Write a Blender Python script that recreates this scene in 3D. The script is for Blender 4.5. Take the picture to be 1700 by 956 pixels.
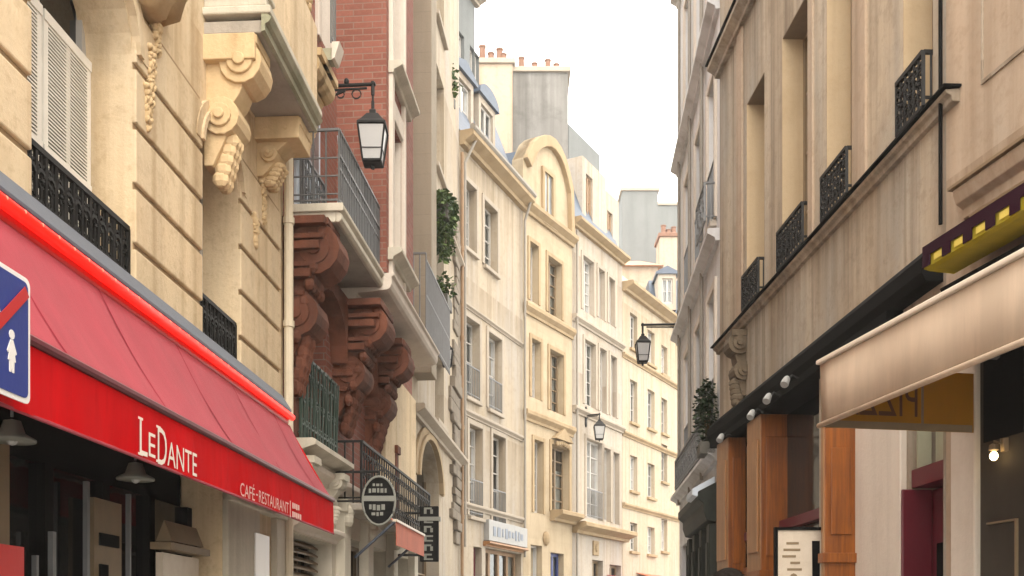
import bpy, bmesh, math, random
from math import radians, hypot, sin, cos, pi
from mathutils import Vector, Matrix
random.seed(11)
sc = bpy.context.scene
for o in list(bpy.data.objects):
    bpy.data.objects.remove(o)

# ------------------------------------------------------------------ camera
F, CU, CV, CZ = 1700.0, 850.0, 1040.0, 1.6        # focal length and horizon in photograph pixels, eye height
cam = bpy.data.objects.new("camera", bpy.data.cameras.new("camera"))
sc.collection.objects.link(cam)
cam.location = (0, 0, CZ)
cam.rotation_euler = (radians(90), 0, 0)
cam.data.sensor_width = 36
cam.data.lens = 36.0
cam.data.shift_y = (CV - 478) / 1700.0
cam.data.clip_start = 0.05
cam.data.clip_end = 2000
sc.camera = cam

# ------------------------------------------------------------------ sky, sun, exposure
SUN_EL, SUN_AZ = 50.0, 170.0       # azimuth measured clockwise from +Y (the view direction)
world = bpy.data.worlds.new("World")
sc.world = world
world.use_nodes = True
wn = world.node_tree
wn.nodes.clear()
wo = wn.nodes.new("ShaderNodeOutputWorld")
bg = wn.nodes.new("ShaderNodeBackground")
sky = wn.nodes.new("ShaderNodeTexSky")
sky.sky_type = 'NISHITA'
sky.sun_disc = False
sky.sun_elevation = radians(SUN_EL)
sky.sun_rotation = radians(SUN_AZ)
sky.air_density = 1.0
sky.dust_density = 3.0
cloud = wn.nodes.new("ShaderNodeMixRGB")           # bright thin overcast over the clear sky
cloud.inputs[0].default_value = 0.75
cloud.inputs[2].default_value = (10.8, 10.1, 9.0, 1)
wn.links.new(sky.outputs[0], cloud.inputs[1])
wn.links.new(cloud.outputs[0], bg.inputs[0])
bg.inputs[1].default_value = 0.14
wn.links.new(bg.outputs[0], wo.inputs[0])
sun = bpy.data.objects.new("sun", bpy.data.lights.new("sun", 'SUN'))
sc.collection.objects.link(sun)
sun.data.energy = 0.5
sun.data.angle = radians(40)
sun.data.color = (1.0, 0.9, 0.74)
sd = Vector((sin(radians(SUN_AZ)) * cos(radians(SUN_EL)), cos(radians(SUN_AZ)) * cos(radians(SUN_EL)), sin(radians(SUN_EL))))
sun.rotation_euler = sd.to_track_quat('Z', 'Y').to_euler()
sun.location = (10, 0, 30)
sc.view_settings.view_transform = 'Standard'
sc.view_settings.look = 'None'
sc.view_settings.gamma = 1.0
sc.view_settings.use_curve_mapping = False
sc.view_settings.exposure = 1.88
sc.render.engine = 'CYCLES'
sc.cycles.use_denoising = True
sc.cycles.max_bounces = 8
sc.cycles.diffuse_bounces = 5
sc.cycles.transparent_max_bounces = 8

# ------------------------------------------------------------------ materials
def lin(c):
    c = c / 255.0
    return c / 12.92 if c <= 0.04045 else ((c + 0.055) / 1.055) ** 2.4

class NT:
    def __init__(s, name):
        s.m = bpy.data.materials.new(name)
        s.m.use_nodes = True
        s.t = s.m.node_tree
        s.b = s.t.nodes["Principled BSDF"]
    def n(s, kind, **kw):
        x = s.t.nodes.new(kind)
        for k, v in kw.items():
            setattr(x, k, v)
        return x
    def l(s, a, b):
        s.t.links.new(a, b)
    def noise(s, scale, detail=4, vec=None, rough=.55):
        x = s.n("ShaderNodeTexNoise")
        x.inputs["Scale"].default_value = scale
        x.inputs["Detail"].default_value = detail
        x.inputs["Roughness"].default_value = rough
        if vec is not None:
            s.l(vec, x.inputs["Vector"])
        return x.outputs["Fac"]
    def ramp(s, fac, a, b):
        x = s.n("ShaderNodeMapRange")
        x.inputs["From Min"].default_value = a
        x.inputs["From Max"].default_value = b
        s.l(fac, x.inputs["Value"])
        return x.outputs["Result"]
    def mul(s, a, k):
        x = s.n("ShaderNodeMath", operation='MULTIPLY')
        s.l(a, x.inputs[0])
        if isinstance(k, (int, float)):
            x.inputs[1].default_value = k
        else:
            s.l(k, x.inputs[1])
        return x.outputs[0]
    def mix(s, fac, a, b, mode='MIX'):
        x = s.n("ShaderNodeMixRGB", blend_type=mode)
        for i, v in ((0, fac), (1, a), (2, b)):
            if isinstance(v, (int, float)):
                x.inputs[i].default_value = v
            elif isinstance(v, tuple):
                x.inputs[i].default_value = (v[0], v[1], v[2], 1)
            else:
                s.l(v, x.inputs[i])
        return x.outputs[0]
    def bump(s, h, strength, dist=.02):
        x = s.n("ShaderNodeBump")
        x.inputs["Strength"].default_value = strength
        x.inputs["Distance"].default_value = dist
        s.l(h, x.inputs["Height"])
        s.l(x.outputs[0], s.b.inputs["Normal"])
    def scaled(s, vec, sx, sy, sz):
        x = s.n("ShaderNodeMapping")
        x.inputs["Scale"].default_value = (sx, sy, sz)
        s.l(vec, x.inputs["Vector"])
        return x.outputs[0]
    def obj(s):
        return s.n("ShaderNodeTexCoord").outputs["Object"]
    def uv(s):
        return s.n("ShaderNodeTexCoord").outputs["UV"]
    def out(s, col=None, rough=.8, metal=0.0, spec=.4):
        if col is not None:
            if isinstance(col, tuple):
                s.b.inputs["Base Color"].default_value = (col[0], col[1], col[2], 1)
            else:
                s.l(col, s.b.inputs["Base Color"])
        s.b.inputs["Roughness"].default_value = rough
        s.b.inputs["Metallic"].default_value = metal
        s.b.inputs["Specular IOR Level"].default_value = spec
        return s.m

def stone(name, col, dirt=None, streak=.5, var=.35, bump=.35, courses=None, grey=None, runs=()):
    t = NT(name)
    v = t.obj()
    dirt = dirt or tuple(c * .45 for c in col)
    light = tuple(min(1, c * 1.12) for c in col)
    c = t.mix(t.ramp(t.noise(.7, 5, v), .3, .7), col, light)
    c = t.mix(t.mul(t.ramp(t.noise(2.3, 6, v, .65), .5, .85), var), c, dirt)
    c = t.mix(t.mul(t.ramp(t.noise(1.0, 4, t.scaled(v, 2.6, 2.6, .16), .6), .48 if streak < .7 else .40, .8 if streak < .7 else .68), streak), c, dirt)
    c = t.mix(t.mul(t.ramp(t.noise(1.0, 3, t.scaled(v, 9, 9, .3), .6), .55, .85), streak * .6), c, tuple(x * .6 for x in col))
    if grey:
        c = t.mix(t.mul(t.ramp(t.noise(1.0, 5, t.scaled(v, .9, .9, .28), .62), .42, .62), .85), c, grey)
        c = t.mix(t.mul(t.ramp(t.noise(1.0, 4, t.scaled(v, 5, 5, .14), .6), .50, .70), .55 if streak < .7 else .8), c, dirt)
        c = t.mix(t.mul(t.ramp(t.noise(1.0, 4, t.scaled(v, 3.1, 3.1, .1), .6), .50, .74), .55), c, light)
    if grey:
        c = t.mix(t.mul(t.ramp(t.noise(6.5, 7, v, .72), .52, .62), .22), c, dirt)
        c = t.mix(t.mul(t.ramp(t.noise(2.6, 8, v, .75), .55, .60), .16), c, light)
    if runs:
        sep = t.n("ShaderNodeSeparateXYZ")
        t.l(v, sep.inputs[0])
        nz = t.ramp(t.noise(1.0, 5, t.scaled(v, 6, 6, .25), .65), .36, .66)
        for z_, L_ in runs:                      # run-off stains hanging below each ledge
            dn = t.ramp(sep.outputs[2], z_ - L_, z_)
            up = t.n("ShaderNodeMath", operation='LESS_THAN')
            t.l(sep.outputs[2], up.inputs[0])
            up.inputs[1].default_value = z_
            c = t.mix(t.mul(t.mul(t.mul(dn, up.outputs[0]), nz), .75), c, dirt)
    if grey:
        gi = t.n("ShaderNodeNewGeometry")
        c = t.mix(t.mul(gi.outputs["Random Per Island"], .16), c, dirt)
    f = t.noise(26, 6, v, .7)
    c = t.mix(t.mul(t.ramp(f, .5, .8), .18), c, dirt)
    h = f
    if courses:
        bw, bh, dep = courses
        b = t.n("ShaderNodeTexBrick")
        b.inputs["Scale"].default_value = 1.0
        b.inputs["Brick Width"].default_value = bw
        b.inputs["Row Height"].default_value = bh
        b.inputs["Mortar Size"].default_value = .006
        b.inputs["Mortar Smooth"].default_value = .4
        b.inputs["Color1"].default_value = (.93, .93, .93, 1)
        b.inputs["Color2"].default_value = (1.0, 1.0, 1.0, 1)
        b.inputs["Mortar"].default_value = (dep, dep, dep, 1)
        t.l(t.uv(), b.inputs["Vector"])
        c = t.mix(1.0, c, b.outputs["Color"], 'MULTIPLY')
    t.bump(h, bump, .015)
    return t.out(c, .9, 0, .25)

def paint(name, col, rough=.5, var=.25, dirt=None, metal=0.0, spec=.4, scale=6):
    t = NT(name)
    v = t.obj()
    d = dirt or tuple(c * .55 for c in col)
    c = t.mix(t.mul(t.ramp(t.noise(scale, 6, v, .65), .42, .8), var), col, d)
    c = t.mix(t.mul(t.ramp(t.noise(1, 3, t.scaled(v, 14, 14, .8), .6), .5, .8), var * .7), c, d)
    t.bump(t.noise(40, 4, v), .12, .006)
    return t.out(c, rough, metal, spec)

def fabric(name, col, dirt=None, transl=0.0, sheen=.12):
    t = NT(name)
    v = t.obj()
    d = dirt or tuple(c * .7 for c in col)
    c = t.mix(t.mul(t.ramp(t.noise(2.2, 5, v, .6), .4, .75), .5), col, d)
    c = t.mix(t.mul(t.ramp(t.noise(1, 4, t.scaled(v, 2.5, 5, .7), .65), .45, .72), .5), c, tuple(min(1, x * 1.28) for x in col))
    c = t.mix(t.mul(t.ramp(t.noise(1, 5, t.scaled(v, 9, 12, 1.1), .7), .52, .75), .30), c, tuple(x * .62 for x in col))
    t.bump(t.mix(.5, t.noise(300, 2, v), t.noise(3, 3, v)), .25, .01)
    t.b.inputs["Sheen Weight"].default_value = sheen
    t.b.inputs["Sheen Roughness"].default_value = .5
    m = t.out(c, .9, 0, .08)
    if transl:
        tr = t.n("ShaderNodeBsdfTranslucent")
        t.l(c, tr.inputs[0])
        mx = t.n("ShaderNodeMixShader")
        mx.inputs[0].default_value = transl
        o = t.t.nodes["Material Output"]
        t.l(t.b.outputs[0], mx.inputs[1])
        t.l(tr.outputs[0], mx.inputs[2])
        t.l(mx.outputs[0], o.inputs[0])
    return m

def wood(name, col, dark):
    t = NT(name)
    v = t.obj()
    g = t.noise(1, 6, t.scaled(v, 28, 28, 1.6), .65)
    c = t.mix(t.ramp(g, .35, .7), col, dark)
    c = t.mix(t.mul(t.ramp(t.noise(3, 4, v), .5, .8), .5), c, dark)
    t.bump(g, .25, .006)
    return t.out(c, .42, 0, .45)

def brick(name, a, b, mortar):
    t = NT(name)
    x = t.n("ShaderNodeTexBrick")
    t.l(t.uv(), x.inputs["Vector"])
    x.inputs["Scale"].default_value = 1
    x.inputs["Brick Width"].default_value = .23
    x.inputs["Row Height"].default_value = .075
    x.inputs["Mortar Size"].default_value = .007
    x.inputs["Mortar Smooth"].default_value = .2
    x.inputs["Color1"].default_value = (*a, 1)
    x.inputs["Color2"].default_value = (*b, 1)
    x.inputs["Mortar"].default_value = (*mortar, 1)
    v = t.obj()
    c = t.mix(t.mul(t.ramp(t.noise(1.2, 5, v, .6), .4, .8), .55), x.outputs["Color"], tuple(q * .55 for q in a))
    c = t.mix(t.mul(t.ramp(t.noise(30, 3, v), .5, .8), .25), c, tuple(min(1, q * 1.5) for q in a))
    inv = t.n("ShaderNodeMath", operation='SUBTRACT')
    inv.inputs[0].default_value = 1
    t.l(x.outputs["Fac"], inv.inputs[1])
    t.bump(inv.outputs[0], .5, .01)
    return t.out(c, .88, 0, .25)

def clear_glass(name):
    t = NT(name)
    v = t.obj()
    t.b.inputs["Base Color"].default_value = (.02, .022, .024, 1)
    t.b.inputs["Roughness"].default_value = .04
    nb = t.n("ShaderNodeBump")
    nb.inputs["Strength"].default_value = .08
    nb.inputs["Distance"].default_value = .05
    t.l(t.noise(1.7, 2, v), nb.inputs["Height"])
    gl = t.n("ShaderNodeBsdfGlossy")
    gl.inputs["Roughness"].default_value = .03
    gl.inputs["Color"].default_value = (.9, .95, 1, 1)
    t.l(nb.outputs[0], gl.inputs["Normal"])
    tr = t.n("ShaderNodeBsdfTransparent")
    tr.inputs["Color"].default_value = (.78, .81, .80, 1)
    fr = t.n("ShaderNodeFresnel")
    fr.inputs["IOR"].default_value = 1.7
    mx = t.n("ShaderNodeMixShader")
    t.l(fr.outputs[0], mx.inputs[0])
    t.l(tr.outputs[0], mx.inputs[1])
    t.l(gl.outputs[0], mx.inputs[2])
    t.l(mx.outputs[0], t.t.nodes["Material Output"].inputs[0])
    return t.m

def glass(name, col, rough=.06, var=.5, spec=.9):
    t = NT(name)
    v = t.obj()
    c = t.mix(t.ramp(t.noise(1.1, 3, v), .35, .7), col, tuple(q * (1 - var) for q in col))
    t.bump(t.noise(2.2, 2, v), .06, .05)
    return t.out(c, rough, 0, spec)

def emit(name, col, strength):
    t = NT(name)
    t.b.inputs["Emission Color"].default_value = (*col, 1)
    t.b.inputs["Emission Strength"].default_value = strength
    return t.out(col, .4)

def leafmat(name, a, b):
    t = NT(name)
    g = t.n("ShaderNodeNewGeometry")
    c = t.mix(g.outputs["Random Per Island"], a, b)
    return t.out(c, .55, 0, .35)

def slate(name, a, b):
    t = NT(name)
    x = t.n("ShaderNodeTexBrick")
    t.l(t.uv(), x.inputs["Vector"])
    x.inputs["Scale"].default_value = 1
    x.inputs["Brick Width"].default_value = .25
    x.inputs["Row Height"].default_value = .16
    x.inputs["Mortar Size"].default_value = .008
    x.inputs["Color1"].default_value = (*a, 1)
    x.inputs["Color2"].default_value = (*b, 1)
    x.inputs["Mortar"].default_value = (*[q * .5 for q in a], 1)
    c = t.mix(t.mul(t.ramp(t.noise(1.5, 5, t.obj(), .6), .4, .8), .5), x.outputs["Color"], tuple(q * .6 for q in a))
    return t.out(c, .5, 0, .5)

M = dict(
    cream=stone("cream_limestone", (.66, .525, .345), (.31, .205, .10), .5, .5, .4, None, (.59, .49, .345), ((6.1, 1.0), (9.6, 1.5))),
    creamdirt=stone("soiled_joint_stone", (.30, .21, .12), (.14, .09, .045), .4, .4),
    carved=stone("carved_limestone", (.56, .42, .245), (.24, .15, .06), .5, .6, .5),
    slabgrey=stone("grey_weathered_slab", (.36, .325, .28), (.14, .135, .11), .5, .5, .5),
    slabmoss=stone("mossy_slab_edge", (.33, .32, .24), (.14, .16, .09), .6, .7, .5),
    slabpale=stone("pale_slab", (.52, .48, .40), (.26, .25, .19), .6, .5, .4),
    brick=brick("red_brick", (.28, .105, .075), (.205, .072, .05), (.24, .165, .13)),
    terra=stone("terracotta", (.175, .064, .037), (.028, .014, .010), .7, .9, .9),
    trim=stone("pale_stone_trim", (.60, .54, .47), (.36, .30, .24), .4, .3),
    beige=stone("beige_pier_stone", (.27, .23, .175), (.17, .14, .10), .5, .3, .3, (.9, .34, .82)),
    pale=stone("pale_plaster", (.39, .33, .25), (.20, .15, .095), .6, .5, .2, None, (.355, .325, .285), ((12.4, 1.6), (9.6, 1.0), (6.3, 1.2))),
    yellow=stone("yellow_limestone", (.395, .32, .22), (.22, .16, .09), .6, .55, .25, (.8, .33, .86)),
    yellowtrim=stone("yellow_moulding", (.32, .24, .145), (.16, .105, .05), .5, .5, .3),
    white=stone("white_plaster", (.40, .35, .285), (.22, .17, .12), .6, .5, .2, None, (.375, .35, .32), ((12.4, 1.6), (9.0, 1.0))),
    bright=stone("sunny_cream_plaster", (.43, .365, .27), (.24, .18, .11), .6, .5, .2, None, (.40, .35, .28), ((12.0, 2.0),)),
    greywall=stone("grey_render", (.19, .185, .175), (.08, .076, .068), .8, .8, .3),
    greyfar=stone("pale_grey_render", (.15, .16, .16), (.09, .10, .10), .4, .3, .1),
    tan=stone("streaked_tan_plaster", (.48, .395, .295), (.16, .12, .082), .75, .5, .3, None, (.395, .375, .33), ((5.2, 1.3), (8.6, 1.6))),
    tanpale=stone("pale_tan_plaster", (.43, .335, .25), (.22, .155, .10), .45, .4, .2, None, (.39, .335, .27), ((4.6, .8),)),
    tansmooth=stone("tan_window_jamb", (.47, .36, .23), (.27, .17, .075), .5, .3, .2),
    greyR=stone("grey_white_plaster", (.62, .62, .625), (.26, .24, .215), .6, .3, .15),
    rubble=stone("rough_rubble", (.20, .17, .135), (.07, .06, .048), .6, .9, .9),
    zinc=paint("zinc_sheet", (.075, .09, .12), .5, .3, metal=.1),
    trimfar=stone("far_stone_trim", (.34, .295, .24), (.20, .16, .12), .4, .3),
    slate=slate("blue_slate", (.075, .10, .145), (.10, .125, .17)),
    zincblue=paint("blue_zinc", (.075, .10, .14), .5, .4, metal=.1),
    tile=slate("orange_roof_tile", (.50, .24, .13), (.58, .30, .17)),
    pot=paint("terracotta_pot", (.20, .105, .068), .85, .4),
    iron=paint("black_iron", (.010, .010, .010), .6, .4, (.03, .027, .024), .1, .25),
    irongreen=paint("dark_green_iron", (.03, .05, .038), .55, .4, (.07, .08, .065)),
    irongrey=paint("grey_iron", (.16, .165, .17), .5, .4, (.08, .08, .08), .3),
    whitepaint=paint("white_window_paint", (.42, .40, .37), .5, .2),
    cream_shutter=paint("cream_shutter_paint", (.74, .71, .64), .55, .25),
    brownframe=paint("brown_window_paint", (.20, .14, .08), .5, .35),
    glass=glass("sky_grey_glass", (.20, .215, .22)),  # pale grey of reflected sky put into the pane colour
    clear=clear_glass("clear_window_glass"),
    curtain=fabric("white_net_curtain", (.62, .60, .56), (.48, .46, .42), .35, 0.0),
    room=paint("dark_room_wall", (.11, .095, .08), .9, .4),
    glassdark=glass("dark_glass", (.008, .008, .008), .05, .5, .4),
    red=fabric("red_awning_cloth", (.50, .001, .004), (.38, .001, .003), 0.0, 0.0),
    redsheen=fabric("sky_sheen_red_cloth", (.30, .030, .047), (.235, .020, .032), 0.0, .10),  # pinkish sky sheen of the sloped canopy put into the cloth colour
    seam=fabric('stitched_awning_seam', (.25, .023, .037), (.20, .017, .028), 0.0, 0.0),
    lampwhite=paint('scuffed_white_lamp_paint', (.30, .30, .29), .5, .3),
    yellowglow=fabric('lit_through_yellow_cloth', (.78, .66, .16), (.6, .5, .1), .3, 0.0),  # glow of light passing through, put into the cloth colour
    sootcarved=stone('soot_dark_carving', (.13, .10, .068), (.05, .038, .026), .5, .7, .6),
    redhouse=paint("red_lacquer", (.55, .012, .01), .35, .1),
    beigecloth=fabric("beige_awning_cloth", (.64, .52, .40), (.54, .43, .325), .3, 0.0),
    beigebar=paint("cream_bar", (.68, .60, .50), .4, .15),
    yellowcloth=fabric("yellow_valance_cloth", (.38, .19, .018), (.28, .13, .012), .4),
    purple=fabric("dark_purple_cloth", (.022, .005, .012), None, 0.0, 0.0),
    limecloth=fabric("yellow_green_cloth", (.50, .42, .025), (.38, .31, .015), .5),
    orangecloth=fabric("orange_awning_cloth", (.55, .13, .065)),
    lettering=paint("cream_lettering", (.75, .68, .60), .6, .1),
    letterpink=paint("pale_pink_lettering", (.68, .42, .38), .6, .1),
    letterbrown=paint("brown_lettering", (.085, .035, .012), .7, .1),
    blacksign=paint("black_sign", (.006, .006, .006), .7, .2, (.012, .012, .012), 0.0, .08),
    palesign=paint("pale_sign_marks", (.20, .205, .18), .5, .2),
    fascia=paint('worn_white_fascia', (.30, .30, .295), .5, .35),
    fadedblue=paint('faded_blue_letters', (.19, .22, .27), .6, .3),
    blue=paint("blue_sign_enamel", (.018, .035, .20), .3, .1),
    whitesign=paint("white_sign_enamel", (.72, .70, .68), .35, .1),
    redsign=paint("red_sign_enamel", (.42, .012, .012), .35, .1),
    woodorange=wood("orange_varnished_wood", (.27, .080, .006), (.11, .028, .003)),
    woodtan=wood("tan_varnished_wood", (.36, .18, .072), (.21, .098, .038)),
    maroon=paint("maroon_paint", (.11, .010, .020), .4, .25),
    taupe=paint("dark_taupe_panel", (.055, .047, .038), .75, .3, None, 0.0, .15),
    black=paint("black_paint", (.004, .004, .004), .85, .3, (.008, .008, .008), 0.0, .08),
    dark=paint("shop_shade_black", (.004, .0035, .003), .85, .3, (.009, .007, .0055), 0.0, .1),  # shade under the red awning put into a near-black colour
    shoptan=paint("shop_panel", (.20, .145, .085), .6, .3),
    poster=paint("printed_card", (.56, .49, .40), .55, .35, (.35, .27, .18), scale=9),
    lampglass=paint("frosted_lamp_glass", (.42, .42, .42), .25, .1),
    bulb=emit("warm_bulb", (1.0, .72, .34), 5),
    rope=emit("red_rope_light", (1.0, .012, .006), .32),
    bead=emit("pink_light_bead", (1.0, .16, .10), .42),
    asphalt=stone("pale_street_setts", (.26, .25, .235), (.15, .145, .135), .1, .4, .6, (.16, .12, .5)),  # unseen street ground, made pale to bounce light onto the walls
    paving=stone("paving_slabs", (.33, .31, .28), (.15, .14, .12), .1, .4, .3, (.8, .5, .6)),
    kerb=stone("granite_kerb", (.33, .32, .30), (.2, .2, .19), .2, .3, .3),
    leaf=leafmat("green_leaves", (.016, .05, .010), (.12, .18, .045)),
    leafdark=leafmat("dark_leaves", (.006, .016, .006), (.028, .05, .016)),
    stem=paint("plant_stem", (.09, .06, .03), .8, .3),
    greenpot=paint("planter_box", (.10, .095, .08), .7, .3),
    skin=paint("skin", (.52, .32, .23), .5, .1), hair=paint("dark_hair", (.010, .007, .005), .75, .3, None, 0.0, .1),
    coat=fabric("navy_coat", (.03, .035, .05)), jeans=fabric("dark_jeans", (.03, .04, .07)), shoe=paint("brown_shoe", (.06, .035, .02), .5, .2),
    eye=paint("eye_white", (.7, .68, .66), .3, .05), iris=paint("eye_iris", (.05, .03, .02), .2, .05), lip=paint("lips", (.42, .17, .14), .5, .1),
    farpipe=paint('weathered_pipe', (.25, .225, .19), .6, .4),
    rust=paint("rusty_pipe", (.27, .175, .10), .7, .6, (.14, .07, .03)),
    creampipe=paint("cream_pipe", (.60, .53, .40), .55, .25),
    bluewhite=paint("pale_blue_metal", (.55, .62, .70), .5, .2),
    shopblack=paint('greenish_black_shop_paint', (.016, .019, .015), .6, .5, (.05, .052, .042), 0.0, .2),
    bluedoor=paint("blue_door_paint", (.03, .05, .17), .4, .2), palegreen=paint("pale_green_panel", (.36, .36, .26), .5, .2),
)

# ------------------------------------------------------------------ wall frames: s along the wall (away from the camera), o out into the street, z up
class Wall:
    def __init__(w, x, y, vp, side):
        dx = (vp - CU) / F
        l = hypot(dx, 1)
        w.O = Vector((x, y))
        w.d = Vector((dx / l, 1 / l))
        w.n = Vector((w.d.y, -w.d.x)) if side == 'L' else Vector((-w.d.y, w.d.x))
    def p(w, s, o, z):
        q = w.O + w.d * s + w.n * o
        return Vector((q.x, q.y, z))
    def su(w, u, o=0.0):
        k = (u - CU) / F
        A = w.O + w.n * o
        return (k * A.y - A.x) / (w.d.x - k * w.d.y)
    def zv(w, s, v, o=0.0):
        q = w.p(s, o, 0)
        return CZ + (CV - v) * q.y / F
    def sz(w, u, v, o=0.0):
        s = w.su(u, o)
        return s, w.zv(s, v, o)
    def rect(w, u0, u1, v0, v1, o=0.0):
        a, b = w.su(u0, o), w.su(u1, o)
        a, b = min(a, b), max(a, b)
        m = (a + b) / 2
        return [a, b, w.zv(m, v1, o), w.zv(m, v0, o)]
def at(u, y, side='L', vp=CU):
    return Wall((u - CU) / F * y, y, vp, side)

# ------------------------------------------------------------------ mesh builder
class MB:
    def __init__(m):
        m.v, m.f, m.cuts = [], [], []
    def cut(m):
        if m.f and (not m.cuts or m.cuts[-1] != len(m.f)):
            m.cuts.append(len(m.f))
    def face(m, pts):
        i = len(m.v)
        m.v += [Vector(p) for p in pts]
        m.f.append(list(range(i, i + len(pts))))
    def add(m, vs, fs):
        i = len(m.v)
        m.v += [Vector(p) for p in vs]
        m.f += [[a + i for a in f] for f in fs]
    def box(m, W, s0, s1, o0, o1, z0, z1):
        P = [W.p(s, o, z) for z in (z0, z1) for o in (o0, o1) for s in (s0, s1)]
        m.add(P, [(0, 1, 3, 2), (4, 6, 7, 5), (0, 4, 5, 1), (2, 3, 7, 6), (0, 2, 6, 4), (1, 5, 7, 3)])
    def rect(m, W, s0, s1, z0, z1, o):
        m.face([W.p(s0, o, z0), W.p(s1, o, z0), W.p(s1, o, z1), W.p(s0, o, z1)])
    def prism(m, W, prof, s0, s1):                     # (o, z) outline swept along the wall
        n = len(prof)
        P = [W.p(s, o, z) for s in (s0, s1) for o, z in prof]
        m.add(P, [[i, (i + 1) % n, n + (i + 1) % n, n + i] for i in range(n)] + [list(range(n)), list(range(n, 2 * n))])
    def plate(m, W, prof, o0, o1):                      # (s, z) outline with thickness out from the wall
        n = len(prof)
        P = [W.p(s, o, z) for o in (o0, o1) for s, z in prof]
        m.add(P, [[i, (i + 1) % n, n + (i + 1) % n, n + i] for i in range(n)] + [list(range(n)), list(range(n, 2 * n))])
    def tube(m, pts, r, n=5, closed=False, caps=True):
        pts = [Vector(p) for p in pts]
        k = len(pts)
        rings = []
        for i in range(k):
            a = pts[(i - 1) % k] if (closed or i > 0) else pts[i]
            b = pts[(i + 1) % k] if (closed or i < k - 1) else pts[i]
            t = (b - a)
            if t.length < 1e-9:
                t = Vector((0, 0, 1))
            t.normalize()
            up = Vector((0, 0, 1)) if abs(t.z) < .9 else Vector((.31, .95, 0))
            x = t.cross(up).normalized()
            y = t.cross(x).normalized()
            rr = r[i] if isinstance(r, (list, tuple)) else r
            rings.append([pts[i] + x * (rr * cos(2 * pi * j / n + pi / n)) + y * (rr * sin(2 * pi * j / n + pi / n)) for j in range(n)])
        vs = [q for ring in rings for q in ring]
        fs = []
        for i in range(k if closed else k - 1):
            i2 = (i + 1) % k
            for j in range(n):
                j2 = (j + 1) % n
                fs.append((i * n + j, i * n + j2, i2 * n + j2, i2 * n + j))
        if caps and not closed:
            fs += [list(range(n)), list(range((k - 1) * n, k * n))]
        m.add(vs, fs)
    def lathe(m, c, prof, n=16, a0=0.0):                # (r, z) profile about a vertical axis
        c = Vector(c)
        vs, fs = [], []
        for r, z in prof:
            for j in range(n):
                a = 2 * pi * j / n + a0
                vs.append(c + Vector((r * cos(a), r * sin(a), z)))
        for i in range(len(prof) - 1):
            for j in range(n):
                fs.append((i * n + j, i * n + (j + 1) % n, (i + 1) * n + (j + 1) % n, (i + 1) * n + j))
        fs += [list(range(n)), list(range((len(prof) - 1) * n, len(prof) * n))]
        m.add(vs, fs)
    def blob(m, c, rx, ry, rz, W=None, n=8, k=6):        # rounded lump
        c = Vector(c)
        vs, fs = [], []
        for i in range(k + 1):
            t = pi * i / k
            for j in range(n):
                a = 2 * pi * j / n
                q = Vector((rx * sin(t) * cos(a), ry * sin(t) * sin(a), rz * cos(t)))
                if W:
                    q = Vector((W.d.x * q.x + W.n.x * q.y, W.d.y * q.x + W.n.y * q.y, q.z))
                vs.append(c + q)
        for i in range(k):
            for j in range(n):
                fs.append((i * n + j, i * n + (j + 1) % n, (i + 1) * n + (j + 1) % n, (i + 1) * n + j))
        m.add(vs, fs)

LOC = {}
COL = sc.collection
def prop(o, label=None, cat=None, group=None, kind=None):
    for k, v in (("label", label), ("category", cat), ("group", group), ("kind", kind)):
        if v:
            o[k] = v
    return o
def thing(name, label, cat, loc, group=None):
    o = bpy.data.objects.new(name, None)
    COL.objects.link(o)
    o.location = loc
    o.empty_display_size = .2
    LOC[o.name] = Vector(loc)
    return prop(o, label, cat, group)
def obj(name, m, mat, parent=None, origin=None, bevel=0, smooth=False, segs=2):
    """link a builder's faces as ONE mesh object (world coordinates in, relative to its thing's base)"""
    if m.cuts:
        first = None
        lim = [0] + [c for c in m.cuts if c < len(m.f)] + [len(m.f)]
        for a, b in zip(lim, lim[1:]):
            q = MB()
            for f in m.f[a:b]:
                q.face([m.v[i] for i in f])
            o = obj(name, q, mat, parent, origin, bevel, smooth, segs)
            first = first or o
        return first
    L = LOC[parent.name] if parent else Vector(origin if origin is not None else (0, 0, 0))
    me = bpy.data.meshes.new(name)
    me.from_pydata([tuple(v - L) for v in m.v], [], m.f)
    uvl = me.uv_layers.new(name="UVMap")
    for p in me.polygons:
        nn = p.normal
        if abs(nn.z) > .75:
            for li in p.loop_indices:
                q = me.vertices[me.loops[li].vertex_index].co + L
                uvl.data[li].uv = (q.x, q.y)
        else:
            t = Vector((-nn.y, nn.x, 0))
            t.normalize()
            w = nn.cross(t)
            if w.z < 0:
                w = -w
            for li in p.loop_indices:
                q = me.vertices[me.loops[li].vertex_index].co + L
                uvl.data[li].uv = (q.dot(t), q.dot(w))
    bm = bmesh.new()
    bm.from_mesh(me)
    bmesh.ops.remove_doubles(bm, verts=bm.verts, dist=.0004)
    bmesh.ops.recalc_face_normals(bm, faces=bm.faces)
    bm.to_mesh(me)
    bm.free()
    for p in me.polygons:
        p.use_smooth = smooth
    me.materials.append(mat if not isinstance(mat, str) else M[mat])
    o = bpy.data.objects.new(name, me)
    COL.objects.link(o)
    LOC[o.name] = L
    if parent:
        o.parent = parent
    else:
        o.location = L
    if bevel:
        b = o.modifiers.new("bevel", 'BEVEL')
        b.width = bevel
        b.segments = segs
        b.limit_method = 'ANGLE'
        b.angle_limit = radians(40)
    return o

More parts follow.
